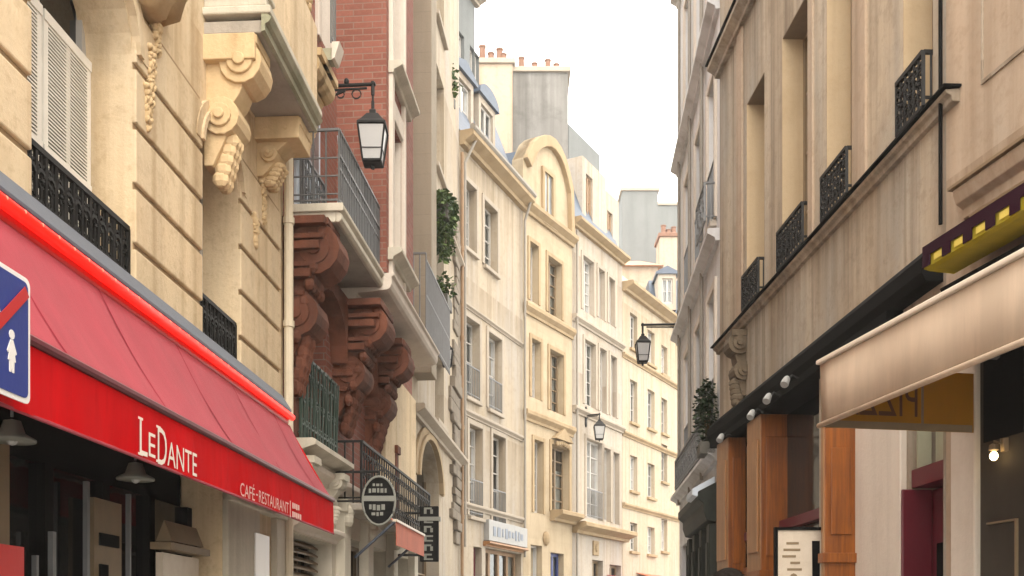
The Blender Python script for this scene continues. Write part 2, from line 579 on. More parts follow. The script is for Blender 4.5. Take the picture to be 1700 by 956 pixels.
# ------------------------------------------------------------------ facade pieces
def facade(m, W, s0, s1, z0, z1, ops, depth=.3, back=6.0, o=0.0, body=True):
    """wall face with real openings (s0, s1, z0, z1[, arch rise]) and their reveals, closed as a body behind"""
    ss = sorted({s0, s1} | {x for q in ops for x in q[:2]})
    zs = sorted({z0, z1} | {x for q in ops for x in q[2:4]})
    ss = [x for x in ss if s0 <= x <= s1]
    zs = [x for x in zs if z0 <= x <= z1]
    for a, b in zip(ss, ss[1:]):
        for c, d in zip(zs, zs[1:]):
            ms, mz = (a + b) / 2, (c + d) / 2
            if any(q[0] < ms < q[1] and q[2] < mz < q[3] for q in ops):
                continue
            m.rect(W, a, b, c, d, o)
    for q in ops:
        a, b, c, d = q[:4]
        rise = q[4] if len(q) > 4 else 0
        i = o - depth
        e = d - rise
        m.face([W.p(a, o, c), W.p(a, o, e), W.p(a, i, e), W.p(a, i, c)])
        m.face([W.p(b, o, c), W.p(b, o, e), W.p(b, i, e), W.p(b, i, c)])
        m.face([W.p(a, o, c), W.p(b, o, c), W.p(b, i, c), W.p(a, i, c)])
        if not rise:
            m.face([W.p(a, o, d), W.p(b, o, d), W.p(b, i, d), W.p(a, i, d)])
        else:
            N = 12
            arc = [((a + b) / 2 - (b - a) / 2 * cos(pi * k / N), e + rise * sin(pi * k / N)) for k in range(N + 1)]
            for (p0, q0), (p1, q1) in zip(arc, arc[1:]):
                m.face([W.p(p0, o, q0), W.p(p1, o, q1), W.p(p1, i, q1), W.p(p0, i, q0)])
                m.face([W.p(p0, o, q0), W.p(p1, o, q1), W.p(p1, o, d), W.p(p0, o, d)])
    if body:
        k = o - back
        m.face([W.p(s0, o, z0), W.p(s0, k, z0), W.p(s0, k, z1), W.p(s0, o, z1)])
        m.face([W.p(s1, o, z0), W.p(s1, k, z0), W.p(s1, k, z1), W.p(s1, o, z1)])
        m.face([W.p(s0, k, z0), W.p(s1, k, z0), W.p(s1, k, z1), W.p(s0, k, z1)])
        m.face([W.p(s0, o, z1), W.p(s1, o, z1), W.p(s1, k, z1), W.p(s0, k, z1)])

def window(W, q, par, depth=.3, frame='whitepaint', pane='glass', rows=3, leaves=2, name='window', o=0.0, sill=None, guard=None, surround=None, fw=.055):
    a, b, c, d = q[:4]
    e = .004
    a, b, c, d = a + e, b - e, c + e, d - e
    m = MB()
    i0, i1 = o - depth - .04, o - depth + .03
    m.box(W, a, a + fw, i0, i1, c, d)
    m.box(W, b - fw, b, i0, i1, c, d)
    m.box(W, a + fw, b - fw, i0, i1, d - fw, d)
    m.box(W, a + fw, b - fw, i0, i1, c, c + fw * 1.5)
    for k in range(1, leaves):
        x = a + (b - a) * k / leaves
        m.box(W, x - fw * .6, x + fw * .6, i0, i1 + .012, c + fw * 1.5, d - fw)
    for k in range(1, rows):
        z = c + (d - c) * k / rows
        m.box(W, a + fw, b - fw, i0 + .01, i1 - .014, z - .014, z + .014)
    f = obj(name, m, frame, par)
    m = MB()
    m.rect(W, a, b, c, d, o - depth - .01)
    obj('pane', m, 'clear' if pane in ('glass', 'glasspale') else pane, f)
    if pane in ('glass', 'glasspale'):
        m = MB()
        m.rect(W, a, b, c, d, o - depth - .75)
        obj('dark_interior', m, 'room', f)
        rr = random.Random(round(a * 977 + c * 131 + W.O.x * 57))
        cover = rr.uniform(.4, .5) if pane == 'glasspale' else rr.choice((.16, .24, .36, .46))
        top = d - rr.uniform(0, .05) if rr.random() < .7 else c + (d - c) * rr.uniform(.5, .75)
        if cover:
            for k in (0, 1):
                m = MB()
                x0 = a + .02 if k == 0 else b - .02
                x1 = x0 + (b - a) * cover * (1 if k == 0 else -1)
                N = 14
                P = [(x0 + (x1 - x0) * i / N, o - depth - .07 + .018 * sin(i * 2.3 + k)) for i in range(N + 1)]
                for (p0, r0), (p1, r1) in zip(P, P[1:]):
                    m.face([W.p(p0, r0, c + .02), W.p(p1, r1, c + .02), W.p(p1, r1, top), W.p(p0, r0, top)])
                obj('curtain', m, 'curtain', f, smooth=True)
    if sill:
        m = MB()
        m.box(W, a - .06, b + .06, o - .02, o + .09, c - .1, c - .012)
        obj('sill', m, sill, f, bevel=.012)
    if surround:
        m = MB()
        t = .12
        m.box(W, a - t, a - .006, o - .02, o + .035, c, d + t)
        m.box(W, b + .006, b + t, o - .02, o + .035, c, d + t)
        m.box(W, a - .006, b + .006, o - .02, o + .033, d + .006, d + t)
        obj('surround', m, surround, f, bevel=.01)
    if guard:
        m = MB()
        plain_rail(m, W, a, b, o + .02, c + .02, c + min(.85, (d - c) * .4), .09)
        obj('guard_rail', m, guard, f)
    return f

def plain_rail(m, W, s0, s1, o, z0, z1, gap=.11, r=.009):
    m.tube([W.p(s0, o, z1), W.p(s1, o, z1)], .018, 4)
    m.tube([W.p(s0, o, z0 + .06), W.p(s1, o, z0 + .06)], .012, 4)
    n = max(2, int(abs(s1 - s0) / gap))
    for k in range(n + 1):
        s = s0 + (s1 - s0) * k / n
        m.tube([W.p(s, o, z0), W.p(s, o, z1)], r, 4, caps=False)
def side_rail(m, W, s, o0, o1, z0, z1, gap=.11, r=.009):
    m.tube([W.p(s, o0, z1), W.p(s, o1, z1)], .018, 4)
    m.tube([W.p(s, o0, z0 + .06), W.p(s, o1, z0 + .06)], .012, 4)
    n = max(2, int(abs(o1 - o0) / gap))
    for k in range(n + 1):
        o = o0 + (o1 - o0) * k / n
        m.tube([W.p(s, o, z0), W.p(s, o, z1)], r, 4, caps=False)
def panel_frame(m, W, s0, s1, o, z0, z1):
    m.tube([W.p(s0, o, z1), W.p(s1, o, z1)], .022, 4)
    m.tube([W.p(s0, o, z0), W.p(s1, o, z0)], .016, 4)
    m.tube([W.p(s0, o, z0), W.p(s0, o, z1)], .018, 4)
    m.tube([W.p(s1, o, z0), W.p(s1, o, z1)], .018, 4)
def scroll_panel(m, W, s0, s1, o, z0, z1, unit=.26, r=.010, frame=True):
    """ornate wrought iron: frame, bars, rings and C-scrolls"""
    if frame:
        panel_frame(m, W, s0, s1, o, z0, z1)
    n = max(1, round(abs(s1 - s0) / unit))
    w = (s1 - s0) / n
    h = z1 - z0
    for k in range(n):
        c = s0 + w * (k + .5)
        zc = z0 + h * .5
        if k:
            m.tube([W.p(s0 + w * k, o, z0), W.p(s0 + w * k, o, z1)], r, 4, caps=False)
        R = min(abs(w), h) * .2
        m.tube([W.p(c + R * cos(t * pi / 5), o, zc + R * sin(t * pi / 5)) for t in range(10)], r, 4, closed=True)
        m.blob(W.p(c, o, zc), R * .45, .02, R * .45, W, 6, 4)
        for sg in (1, -1):
            for tg in (1, -1):
                pts = []
                for t in range(9):
                    a = t / 8 * 1.6 * pi
                    rr = (.24 - .13 * t / 8) * min(abs(w), h)
                    pts.append(W.p(c + sg * (abs(w) * .27 - rr * cos(a) * .9), o, zc + tg * (h * .29 + rr * sin(a) * .75)))
                m.tube(pts, r, 4, caps=False)
        m.tube([W.p(c, o, z0), W.p(c, o, zc - R)], r, 4, caps=False)
        m.tube([W.p(c, o, zc + R), W.p(c, o, z1)], r, 4, caps=False)

def ledge(m, W, s0, s1, z, h, o, base=0.0):
    """moulded string course or cornice"""
    m.cut()
    m.prism(W, [(base - .02, z), (base + o * .35, z), (base + o * .4, z + h * .25), (base + o * .75, z + h * .45), (base + o, z + h * .6), (base + o, z + h * .9), (base + o * .9, z + h), (base - .02, z + h)], s0, s1)

def console(m, W, s, w, o, z1, h, base=0.0):
    """scrolled bracket under a balcony: S-shaped body, two volutes, a dropped leaf"""
    m.cut()
    prof = []
    N = 18
    for k in range(N + 1):
        t = k / N
        oo = o * (1 - t) ** .8 * (.86 + .14 * cos(t * 5 * pi)) + .05
        prof.append((base + oo, z1 - h * t))
    prof = [(base - .02, z1)] + prof + [(base - .02, z1 - h)]
    m.prism(W, prof, s - w / 2, s + w / 2)
    for (oo, zz, rr) in ((o * .80, z1 - h * .20, h * .17), (o * .34, z1 - h * .62, h * .15)):
        N = 14
        ring = [(base + oo + rr * cos(2 * pi * k / N), zz + rr * sin(2 * pi * k / N)) for k in range(N)]
        m.prism(W, ring, s - w / 2 - .03, s + w / 2 + .03)
        r2 = rr * .62
        ring = [(base + oo + r2 * cos(2 * pi * k / N), zz + r2 * sin(2 * pi * k / N)) for k in range(N)]
        m.prism(W, ring, s - w / 2 - .055, s + w / 2 + .055)
        r2 = rr * .28
        ring = [(base + oo + r2 * cos(2 * pi * k / N), zz + r2 * sin(2 * pi * k / N)) for k in range(N)]
        m.prism(W, ring, s - w / 2 - .08, s + w / 2 + .08)
    for k in range(5):
        for j in (-1, 0, 1):
            m.blob(W.p(s + j * w * .24, base + .07 + o * .3 * (1 - k / 5), z1 - h * (.78 + .075 * k)), w * .15, .07, h * .07, W, 7, 5)
    m.box(W, s - w / 2 - .05, s + w / 2 + .05, base - .02, base + o + .07, z1 - .075, z1 - .004)

def leaves_mass(m, c, rad, n, size, droop=0.0, shape=None):
    for k in range(n):
        while True:
            q = Vector((random.uniform(-1, 1), random.uniform(-1, 1), random.uniform(-1, 1)))
            if q.length <= 1 and (q.length > .35 or random.random() < .4):
                break
        if shape:
            q = shape(q)
        p = Vector(c) + Vector((q.x * rad[0], q.y * rad[1], q.z * rad[2]))
        a = random.uniform(0, 2 * pi)
        d = Vector((cos(a), sin(a), random.uniform(-.9, .4) - droop)).normalized()
        side = d.cross(Vector((random.uniform(-1, 1), random.uniform(-1, 1), 1))).normalized()
        L = size * random.uniform(.6, 1.4)
        w = L * .32
        up = d.cross(side) * L * .1
        m.face([p, p + d * L * .5 + side * w + up, p + d * L, p + d * L * .5 - side * w + up])

def text(name, s, W, s0, s1, z0, z1, o, mat, par, shear=0.0, flip=False, thick=.004):
    cu = bpy.data.curves.new(name, 'FONT')
    cu.body = s
    cu.extrude = 0
    cu.resolution_u = 3
    t = bpy.data.objects.new(name, cu)
    COL.objects.link(t)
    bpy.context.view_layer.update()
    me = bpy.data.meshes.new_from_object(t.evaluated_get(bpy.context.evaluated_depsgraph_get()))
    bpy.data.objects.remove(t)
    xs = [v.co.x for v in me.vertices]
    ys = [v.co.y for v in me.vertices]
    x0, x1, y0, y1 = min(xs), max(xs), min(ys), max(ys)
    m = MB()
    vs = []
    for v in me.vertices:
        a = (v.co.x - x0) / (x1 - x0)
        if flip:
            a = 1 - a
        b = (v.co.y - y0) / (y1 - y0)
        vs.append((s0 + (s1 - s0) * a, z0 + (z1 - z0) * b))
    P = [W.p(a, o, b) for a, b in vs]
    m.add(P, [list(p.vertices) for p in me.polygons])
    return m

def join(ms):
    r = MB()
    for m in ms:
        r.add(m.v, m.f)
    return r

def pots(m, W, s0, s1, o, z, n, h=.7, r=.16):
    for k in range(n):
        s = s0 + (s1 - s0) * (k + .5) / n
        hh = h * ((1.0, .55, .82, .48, .7)[k % 5])
        s += ((k * 7) % 5 - 2) * .03
        m.lathe(W.p(s, o, z), [(r, 0), (r * 1.1, .05), (r * .85, .1), (r * .75, hh * .85), (r * .95, hh * .9), (r * .95, hh), (r * .6, hh)], 10)

# ------------------------------------------------------------------ wall frames of the street
WL1 = Wall((470 - CU) / F * 10.0, 10.0, 949, 'L')
WL2 = Wall((470 - CU) / F * 10.1, 10.1, 990, 'L')
s3 = WL2.su(684)
_p = WL2.p(WL2.su(762), 0, 0)
WL4 = Wall(_p.x, _p.y, 1519, 'L')
_p = WL4.p(WL4.su(868), 0, 0)
WL5 = Wall(_p.x, _p.y, 1785, 'L')
_p = WL5.p(WL5.su(950), 0, 0)
WL6 = Wall(_p.x, _p.y, 1770, 'L')
_p = WL6.p(WL6.su(1033), 0, 0)
WL7 = Wall(_p.x, _p.y, 1785, 'L')
WR1 = Wall((1195 - CU) / F * 13.0, 13.0, 770, 'R')
_p = WR1.p(WR1.su(1570), 0, 0)
WR0 = Wall(_p.x, _p.y, 550, 'R')
WR2 = Wall((1195 - CU) / F * 13.25, 13.25, 950, 'R')

# ------------------------------------------------------------------ ground
m = MB()
m.face([(-60, -40, 0), (60, -40, 0), (60, 100, 0), (-60, 100, 0)])
g = obj('ground', m, 'asphalt')
prop(g, kind='structure')
def strip(name, pts, w, mat, z, kind='structure'):
    m = MB()
    for (a, na), (b, nb) in zip(pts, pts[1:]):
        a0, b0 = a, b
        a1, b1 = a + na * w, b + nb * w
        P = [(a0.x, a0.y, -.05), (b0.x, b0.y, -.05), (b1.x, b1.y, -.05), (a1.x, a1.y, -.05), (a0.x, a0.y, z), (b0.x, b0.y, z), (b1.x, b1.y, z), (a1.x, a1.y, z)]
        m.add(P, [(4, 5, 6, 7), (0, 1, 5, 4), (3, 2, 6, 7), (0, 3, 7, 4), (1, 2, 6, 5)])
    o = obj(name, m, mat)
    prop(o, kind=kind)
def nrm(a, b):
    v = (a + b)
    return v / v.length
lp = [(WL1.p(-14, 0, 0).xy, WL1.n), (WL1.O, nrm(WL1.n, WL2.n)), (WL4.O, nrm(WL2.n, WL4.n)), (WL5.O, nrm(WL4.n, WL5.n)), (WL7.p(9, 0, 0).xy, WL7.n)]
strip('pavement', lp, .95, 'paving', .12)
strip('kerb', [(a + n * .954, n) for a, n in lp], .12, 'kerb', .125)
rp = [(WR0.p(-8, 0, 0).xy, WR0.n), (WR0.O, nrm(WR0.n, WR1.n)), (WR1.O, nrm(WR1.n, WR2.n)), (WR2.p(5.0, 0, 0).xy, WR2.n)]
strip('pavement', rp, .9, 'paving', .12)
strip('kerb', [(a + n * .904, n) for a, n in rp], .12, 'kerb', .125)

# ================================================================== LEFT: cream stone building with the red awning
def build_cream():
    W = WL1
    b = thing('stone_building', 'cream limestone building with arched windows and a scrolled balcony above the red awning', 'building', W.p(-6, -2, 0))
    qA = [W.su(45), W.su(219), 3.45, 5.75, .48]
    qB = [W.su(331), W.su(395), 3.45, 5.62, .35]
    sE = W.su(368)
    qS = [-8.5, sE, .15, 2.95]
    qC = [W.su(480) if False else -.95, -.12, .2, 2.55]
    m = MB()
    facade(m, W, -9, 0, 0, 10.0, [qA, qB, qS], .33, 7)
    obj('wall', m, 'cream', b)
    # rusticated blocks, real grooves between them
    rows = [3.655, 4.04, 4.425, 4.81, 5.195, 5.58]
    m = MB()
    g = .021
    for a, c in ((-9, qA[0] - .0), (qA[1] + .0, qB[0] - .0), (qB[1] + .0, -.16)):
        m.cut()
        m.box(W, a, c, -.01, .028, 3.3, rows[0] - g)
        for z0, z1 in zip(rows, rows[1:]):
            m.box(W, a, c, -.01, .028, z0 + g, z1 - g)
    obj('rusticated_block_course', m, 'cream', b, bevel=.01)
    m = MB()
    for a, c in ((-9, qA[0] - .01), (qA[1] + .01, qB[0] - .01), (qB[1] + .01, -.17)):
        m.cut()
        for z in rows:
            m.box(W, a, c, -.01, .006, z - g, z + g)
    obj('mortar_joint', m, 'creamdirt', b)
    # arch moulding over each window
    for q in (qA, qB):
        m = MB()
        N = 14
        for r0, r1, oo in ((1.02, 1.12, .055), (1.12, 1.3, .035)):
            cs, hw, e, rise = (q[0] + q[1]) / 2, (q[1] - q[0]) / 2, q[3] - q[4], q[4]
            pts = [(-cos(pi * k / N), sin(pi * k / N)) for k in range(N + 1)]
            for (x0, y0), (x1, y1) in zip(pts, pts[1:]):
                m.plate(W, [(cs + hw * r0 * x0, e + rise * r0 * y0), (cs + hw * r0 * x1, e + rise * r0 * y1), (cs + hw * r1 * x1, e + rise * r1 * y1), (cs + hw * r1 * x0, e + rise * r1 * y0)], -.01, oo)
        obj('arch_moulding', m, 'cream', b)
    # windows behind their reveals
    f = window(W, qA, b, .33, 'whitepaint', 'glassdark', 4)
    m = MB()
    n = 74
    a, c = qA[0] + .03, qA[1] - .02
    for k in range(2):
        x0 = a + (c - a) * k / 2 + .012
        x1 = a + (c - a) * (k + 1) / 2 - .012
        for xa, xb in ((x0, x0 + .05), (x1 - .05, x1), ((x0 + x1) / 2 - .025, (x0 + x1) / 2 + .025)):
            m.box(W, xa, xb, -.285, -.255, 3.5, 5.2)
        for j in range(n):
            z = 3.55 + (5.2 - 3.55) * j / n
            m.prism(W, [(-.285, z + .004), (-.252, z - .014), (-.252, z - .004), (-.285, z + .014)], x0 + .05, x1 - .05)
        for z in (3.5, 4.35, 5.14):
            m.box(W, x0, x1, -.287, -.248, z, z + .06)
    obj('louvred_shutter', m, 'cream_shutter', f)
    m = MB()
    scroll_panel(m, W, qA[0] + .02, qA[1] - .02, -.02, 3.5, 4.14, .2, .013)
    scroll_panel(m, W, qA[0] + .02, qA[1] - .02, -.026, 3.82, 4.12, .115, .010, False)
    scroll_panel(m, W, qA[0] + .02, qA[1] - .02, -.026, 3.5, 3.82, .115, .010, False)
    obj('iron_balconette', m, 'iron', f)
    f = window(W, qB, b, .33, 'whitepaint', 'glass', 4)
    m = MB()
    scroll_panel(m, W, qB[0] + .02, qB[1] - .02, -.02, 3.5, 4.14, .18, .013)
    scroll_panel(m, W, qB[0] + .02, qB[1] - .02, -.026, 3.82, 4.12, .11, .010, False)
    scroll_panel(m, W, qB[0] + .02, qB[1] - .02, -.026, 3.5, 3.82, .11, .010, False)
    obj('iron_balconette', m, 'iron', f)
    # carved drops beside the arches
    m = MB()
    def drop(s, z, k, sc_=1.0):
        m.cut()
        for i in range(k * 2):
            q_ = 1 - i / (k * 2) * .6
            for j in (-1.5, -.5, .5, 1.5):
                m.blob(W.p(s + j * .026 * q_ + random.uniform(-.012, .012), .02 + random.uniform(0, .015), z - i * .034 * sc_ + random.uniform(-.012, .012)), random.uniform(.012, .03) * q_, random.uniform(.02, .04), random.uniform(.014, .036), W, 7, 5)
    s, z = W.sz(262, 30)
    drop(s - .1, z + .1, 6)
    s, z = W.sz(250, 95)
    drop(s - .07, z, 4)
    s, z = W.sz(238, 150)
    drop(s, z, 5, .8)
    s, z = W.sz(432, 300)
    drop(s, z, 6)
    s, z = W.sz(418, 360)
    drop(s, z, 5, .8)
    for (u, v, w, h) in ((254, 20, .34, .16), (232, 20, .28, .12)):
        s, z = W.sz(u, v)
        m.cut()
        m.prism(W, [(.0, z), (.12, z + .03), (.16, z + h), (.19, z + h + .03), (.0, z + h + .03)], s - w / 2, s + w / 2)
    obj('carved_ornament', m, 'carved', b, smooth=True)
    # balcony: slab on two scrolled consoles
    o = .48
    s0, s1 = W.su(441, o), W.su(526, o)
    zb = W.zv(s1, 219, o)
    m = MB()
    m.box(W, s0, s1, -.02, o - .03, zb + .002, zb + .10)
    bal = obj('balcony_slab', m, 'slabgrey', b, bevel=.01)
    m = MB()
    m.prism(W, [(o - .028, zb), (o, zb + .01), (o, zb + .06), (o + .03, zb + .075), (o + .05, zb + .11), (o + .02, zb + .135), (o - .028, zb + .135)], s0 - .02, s1 + .02)
    obj('slab_edge', m, 'slabmoss', bal)
    m = MB()
    m.box(W, s0 - .03, s1 + .03, -.02, o + .045, zb + .137, zb + .20)
    obj('slab_top', m, 'slabpale', bal, bevel=.012)
    m = MB()
    m.box(W, s0 - .01, s0 + .14, 0, o + .01, zb + .202, zb + .95)
    m.box(W, s0 - .03, s0 + .16, 0, o + .03, zb + .46, zb + .52)
    m.box(W, s0 - .03, s0 + .16, 0, o + .03, zb + .27, zb + .31)
    obj('parapet', m, 'slabpale', bal, bevel=.012)
    m = MB()
    m.box(W, s0 + .16, s1 - .01, o - .12, o + .008, zb + .202, zb + .95)
    obj('parapet_front', m, 'cream', bal, bevel=.012)
    for s, hh in ((s0 + .18, .98), (s1 - .12, .5)):
        m = MB()
        console(m, W, s, .26, .34, zb, hh)
        m.cuts = []
        m.box(W, s - .2, s + .2, -.02, .40, zb - .2, zb - .003)
        obj('console_bracket', m, 'carved', b, bevel=.008)
    # projecting bay above the balcony
    m = MB()
    zt = zb + .95
    m.box(W, s1 - .35, s1 - .02, -.02, o - .13, zb + .2, 9.9)
    ledge(m, W, s1 - .45, s1 + .02, 9.2, .25, .2, o - .13)
    obj('bay_front', m, 'cream', b, bevel=.01)
    m = MB()
    for k in range(6):
        for j in range(3):
            m.blob(W.p(s1 - .3 + j * .11, o - .12 + .1 - .012 * k, zb + 1.45 - .07 * k), .06, .06, .05, W, 7, 5)
    obj('carved_ornament', m, 'carved', b, smooth=True)
    # cornice and downpipe
    m = MB()
    ledge(m, W, -9, 0, 9.6, .4, .45)
    obj('cornice', m, 'cream', b)
    m = MB()
    zt = W.zv(-.08, 260, .1)
    m.tube([W.p(-.07, .075, .0), W.p(-.07, .075, zt)], .045, 10)
    for z in (1.6, 3.2, 4.5, 5.5):
        m.tube([W.p(-.07, .075, z), W.p(-.07, .075, z + .06)], .056, 10)
    obj('downpipe', m, 'creampipe', b, smooth=False)
    # ground-floor restaurant front set back under the awning
    m = MB()
    a, c = qS[0], qS[1]
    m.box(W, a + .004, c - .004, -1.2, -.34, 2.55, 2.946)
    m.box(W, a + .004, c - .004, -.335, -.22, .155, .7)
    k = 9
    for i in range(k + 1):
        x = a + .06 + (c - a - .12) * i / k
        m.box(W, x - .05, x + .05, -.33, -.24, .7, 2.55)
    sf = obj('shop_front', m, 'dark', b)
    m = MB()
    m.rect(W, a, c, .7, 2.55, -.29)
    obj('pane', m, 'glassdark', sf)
    m = MB()
    for u, w in ((85, .02), (57, .012), (142, .016), (212, .012)):
        x = W.su(u, -.2)
        m.cut()
        m.box(W, x - w, x + w, -.21, -.18, .7, 2.5 - (.35 if u == 85 else (.5 if u == 57 else 0)))
    obj('glazing_bar', m, 'irongrey', sf)
    m = MB()
    x0, x1 = W.su(158, -.2), W.su(203, -.2)
    m.box(W, x0, x1, -.235, -.205, .7, 2.42)
    obj('shop_panel', m, 'shoptan', sf)
    m = MB()
    m.box(W, W.su(165, -.2), W.su(196, -.2), -.204, -.19, 2.12, 2.2)
    m.box(W, W.su(165, -.2), W.su(178, -.2), -.204, -.19, .8, 2.0)
    obj('panel_slot', m, 'black', sf)
    m = MB()
    x0, x1 = W.su(270, -.1), W.su(330, -.1)
    m.box(W, x0, x1, -.15, -.1, .8, 2.13)
    obj('lit_panel', m, 'poster', sf)
    m = MB()
    m.box(W, x0 - .05, x1 + .03, -.17, -.02, 2.15, 2.2)
    m.prism(W, [(-.15, 2.21), (-.03, 2.21), (-.09, 2.36)], x0, x1 - .08)
    obj('panel_hood', m, 'shoptan', sf)
    m = MB()
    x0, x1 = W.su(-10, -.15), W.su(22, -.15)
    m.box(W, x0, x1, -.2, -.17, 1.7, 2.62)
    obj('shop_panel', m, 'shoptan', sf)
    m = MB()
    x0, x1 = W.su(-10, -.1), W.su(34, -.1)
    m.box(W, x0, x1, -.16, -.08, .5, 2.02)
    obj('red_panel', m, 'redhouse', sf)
    # pier at the right end with papers and a small louvred vent
    m = MB()
    m.box(W, sE + .02, -.9, -.02, .05, .1, 2.9)
    m.cut()
    m.box(W, -.4, -.13, -.02, .06, .1, 2.62)
    m.cut()
    m.box(W, sE + .02, -.13, -.02, .09, 2.62, 2.7)
    obj('shop_pilaster', m, 'slabpale', b, bevel=.01)
    m = MB()
    m.box(W, W.su(424, .06), W.su(447, .06), .051, .062, 2.02, 2.42)
    m.box(W, W.su(424, .06), W.su(447, .06), .051, .062, 1.5, 1.98)
    obj('white_notice', m, 'whitesign', b)
    return b
build_cream()

def build_red_awning():
    W = WL1
    oc = .12
    sE, zc = W.sz(472, 668, oc)
    ofr = .585
    # front corner at the same place along the wall
    zt, zb = W.zv(sE, 831, ofr), W.zv(sE, 886, ofr)
    sN = W.su(0, oc) - 2.6
    t = thing('red_awning', 'long red restaurant awning with white lettering and a glowing red light strip along its top', 'awning', W.p((sE + sN) / 2, 0, zb))
    zc = W.zv(W.su(470, .2), 655, .2)
    zc = 3.60
    m = MB()
    m.prism(W, [(0.032, zc + .02), (.19, zc + .006), (.19, zc + .03), (.10, zc + .17), (0.032, zc + .19)], sN, sE)
    obj('cassette_cap', m, 'zinc', t, bevel=.008)
    m = MB()
    m.box(W, sN, sE - .01, .036, .17, zc - .11, zc + .0)
    hs = obj('cassette', m, 'redhouse', t, bevel=.02)
    m = MB()
    m.tube([W.p(sN, .195, zc - .04), W.p(sE, .195, zc - .04)], .032, 8)
    rp_ = obj('rope_light', m, 'rope', t, smooth=True)
    m = MB()
    k = int((sE - sN) / .16)
    for i in range(k):
        m.cut()
        m.blob(W.p(sN + .08 + i * .16, .219, zc - .03), .010, .010, .011, W, 6, 4)
    obj('light_bead', m, 'bead', rp_)
    m = MB()
    m.box(W, sN, sE - .02, .034, .12, zc - .2, zc - .118)
    obj('gap_shade_bar', m, 'black', t)  # black bar standing in for the dark gap below the cassette
    # sagging canopy
    m = MB()
    NS, NT_ = 44, 10
    def cp(i, j, low=0):
        a = i / NS
        s = sN + (sE - sN) * a
        q = j / NT_
        sag = -.035 * sin(pi * q) + .010 * sin(a * 60) * sin(pi * q) + .008 * sin(a * 23 + q * 3) * sin(pi * q) + .004 * sin(a * 140 + q * 9) * (1 - q) * sin(pi * q)
        return W.p(s + (0.0), 0.175 + (ofr - .175) * q, (zc - .118) + (zt - zc + .118) * q + sag - low)
    top = [[cp(i, j) for j in range(NT_ + 1)] for i in range(NS + 1)]
    bot = [[cp(i, j, .006) for j in range(NT_ + 1)] for i in range(NS + 1)]
    vs = [p for r in top for p in r] + [p for r in bot for p in r]
    K = (NS + 1) * (NT_ + 1)
    fs = []
    for i in range(NS):
        for j in range(NT_):
            a = i * (NT_ + 1) + j
            q = (a, a + 1, a + NT_ + 2, a + NT_ + 1)
            fs += [q, tuple(x + K for x in q[::-1])]
    m.add(vs, fs)
    obj('canopy', m, 'redsheen', t, smooth=True)
    m = MB()
    x = sE - .55
    while x > sN + .2:
        m.cut()
        N = 10
        pa = [W.p(x, 0.175 + (ofr - .175) * q / N, (zc - .118) + (zt - zc + .118) * q / N - .035 * sin(pi * q / N) + .004 + .008 * sin((x - sN) / (sE - sN) * 60) * sin(pi * q / N)) for q in range(N + 1)]
        pb = [p + Vector((W.d.x, W.d.y, 0)) * .022 for p in pa]
        for i in range(N):
            m.face([pa[i], pb[i], pb[i + 1], pa[i + 1]])
        x -= 1.12
    obj('seam', m, 'seam', t)
    m = MB()
    m.tube([W.p(sN, ofr - .0, zt + .004), W.p(sE, ofr - .0, zt + .004)], .022, 8)
    obj('front_bar', m, 'maroon', t)
    m = MB()
    N = 60
    P = []
    for i in range(N + 1):
        s = sN + (sE - sN) * i / N
        w = .010 * sin(i * 1.3) + .007 * sin(i * .47)
        P.append((s, w))
    for (a, wa), (c, wc) in zip(P, P[1:]):
        m.face([W.p(a, ofr, zt - .02), W.p(c, ofr, zt - .02), W.p(c, ofr + wc, zb), W.p(a, ofr + wa, zb)])
    m.face([W.p(sE, ofr, zt - .02), W.p(sE, ofr, zb), W.p(sE, .16, zb + .25), W.p(sE, .17, zc - .125)])
    vl = obj('valance', m, 'red', t)
    sol = vl.modifiers.new('thick', 'SOLIDIFY')
    sol.thickness = .005
    m = MB()
    m.tube([W.p(sN, ofr + .004, zb), W.p(sE, ofr + .004, zb)], .009, 6)
    obj('valance_hem', m, 'redsheen', vl)
    # lettering
    o = ofr + .014
    def tx(s_, u0, u1, za, zb_):
        return text('lettering', s_, W, W.su(u0, o), W.su(u1, o), za, zb_, o, None, None)
    zL = W.zv(W.su(240, o), 757, o)
    hL = W.zv(W.su(240, o), 697, o) - zL
    ms = [tx('L', 232, 245, zL, zL + hL), tx('E', 247, 258, zL + .01, zL + hL * .72), tx('D', 262, 277, zL - hL * .06, zL + hL), tx('ANTE', 278, 327, zL + .0, zL + hL * .72)]
    m = join(ms)
    # slight serifs
    for u in (233, 263):
        s = W.su(u, o)
        m.box(W, s - .025, s + .03, o - .001, o + .001, zL + hL - .008, zL + hL + .004)
        m.box(W, s - .025, s + .03, o - .001, o + .001, zL - .004, zL + .008)
    obj('lettering', m, 'lettering', vl)
    zc2 = W.zv(W.su(403, o), 824, o)
    h2 = W.zv(W.su(403, o), 796, o) - zc2
    m = join([tx('CAF\u00c9', 399, 423, zc2, zc2 + h2), tx('-', 425, 428, zc2 + h2 * .4, zc2 + h2 * .5), tx('RESTAURANT', 430, 479, zc2 + .005, zc2 + h2 * .8)])
    for u0_, n_, za_, zb_ in ((485.5, 4, .55, .95), (485.5, 5, -.05, .34)):      # two short lines too small to read in the photograph
        for i_ in range(n_):
            sa, sb = W.su(u0_ + i_ * 3.1, o), W.su(u0_ + i_ * 3.1 + 2.0, o)
            m.box(W, sa, sb, o - .001, o + .001, zc2 + h2 * (za_ + .04 * (i_ % 2)), zc2 + h2 * zb_)
    s = W.su(482, o)
    m.box(W, s - .006, s + .006, o - .001, o + .001, zc2 - .02, zc2 + h2)
    obj('lettering', m, 'letterpink', vl)
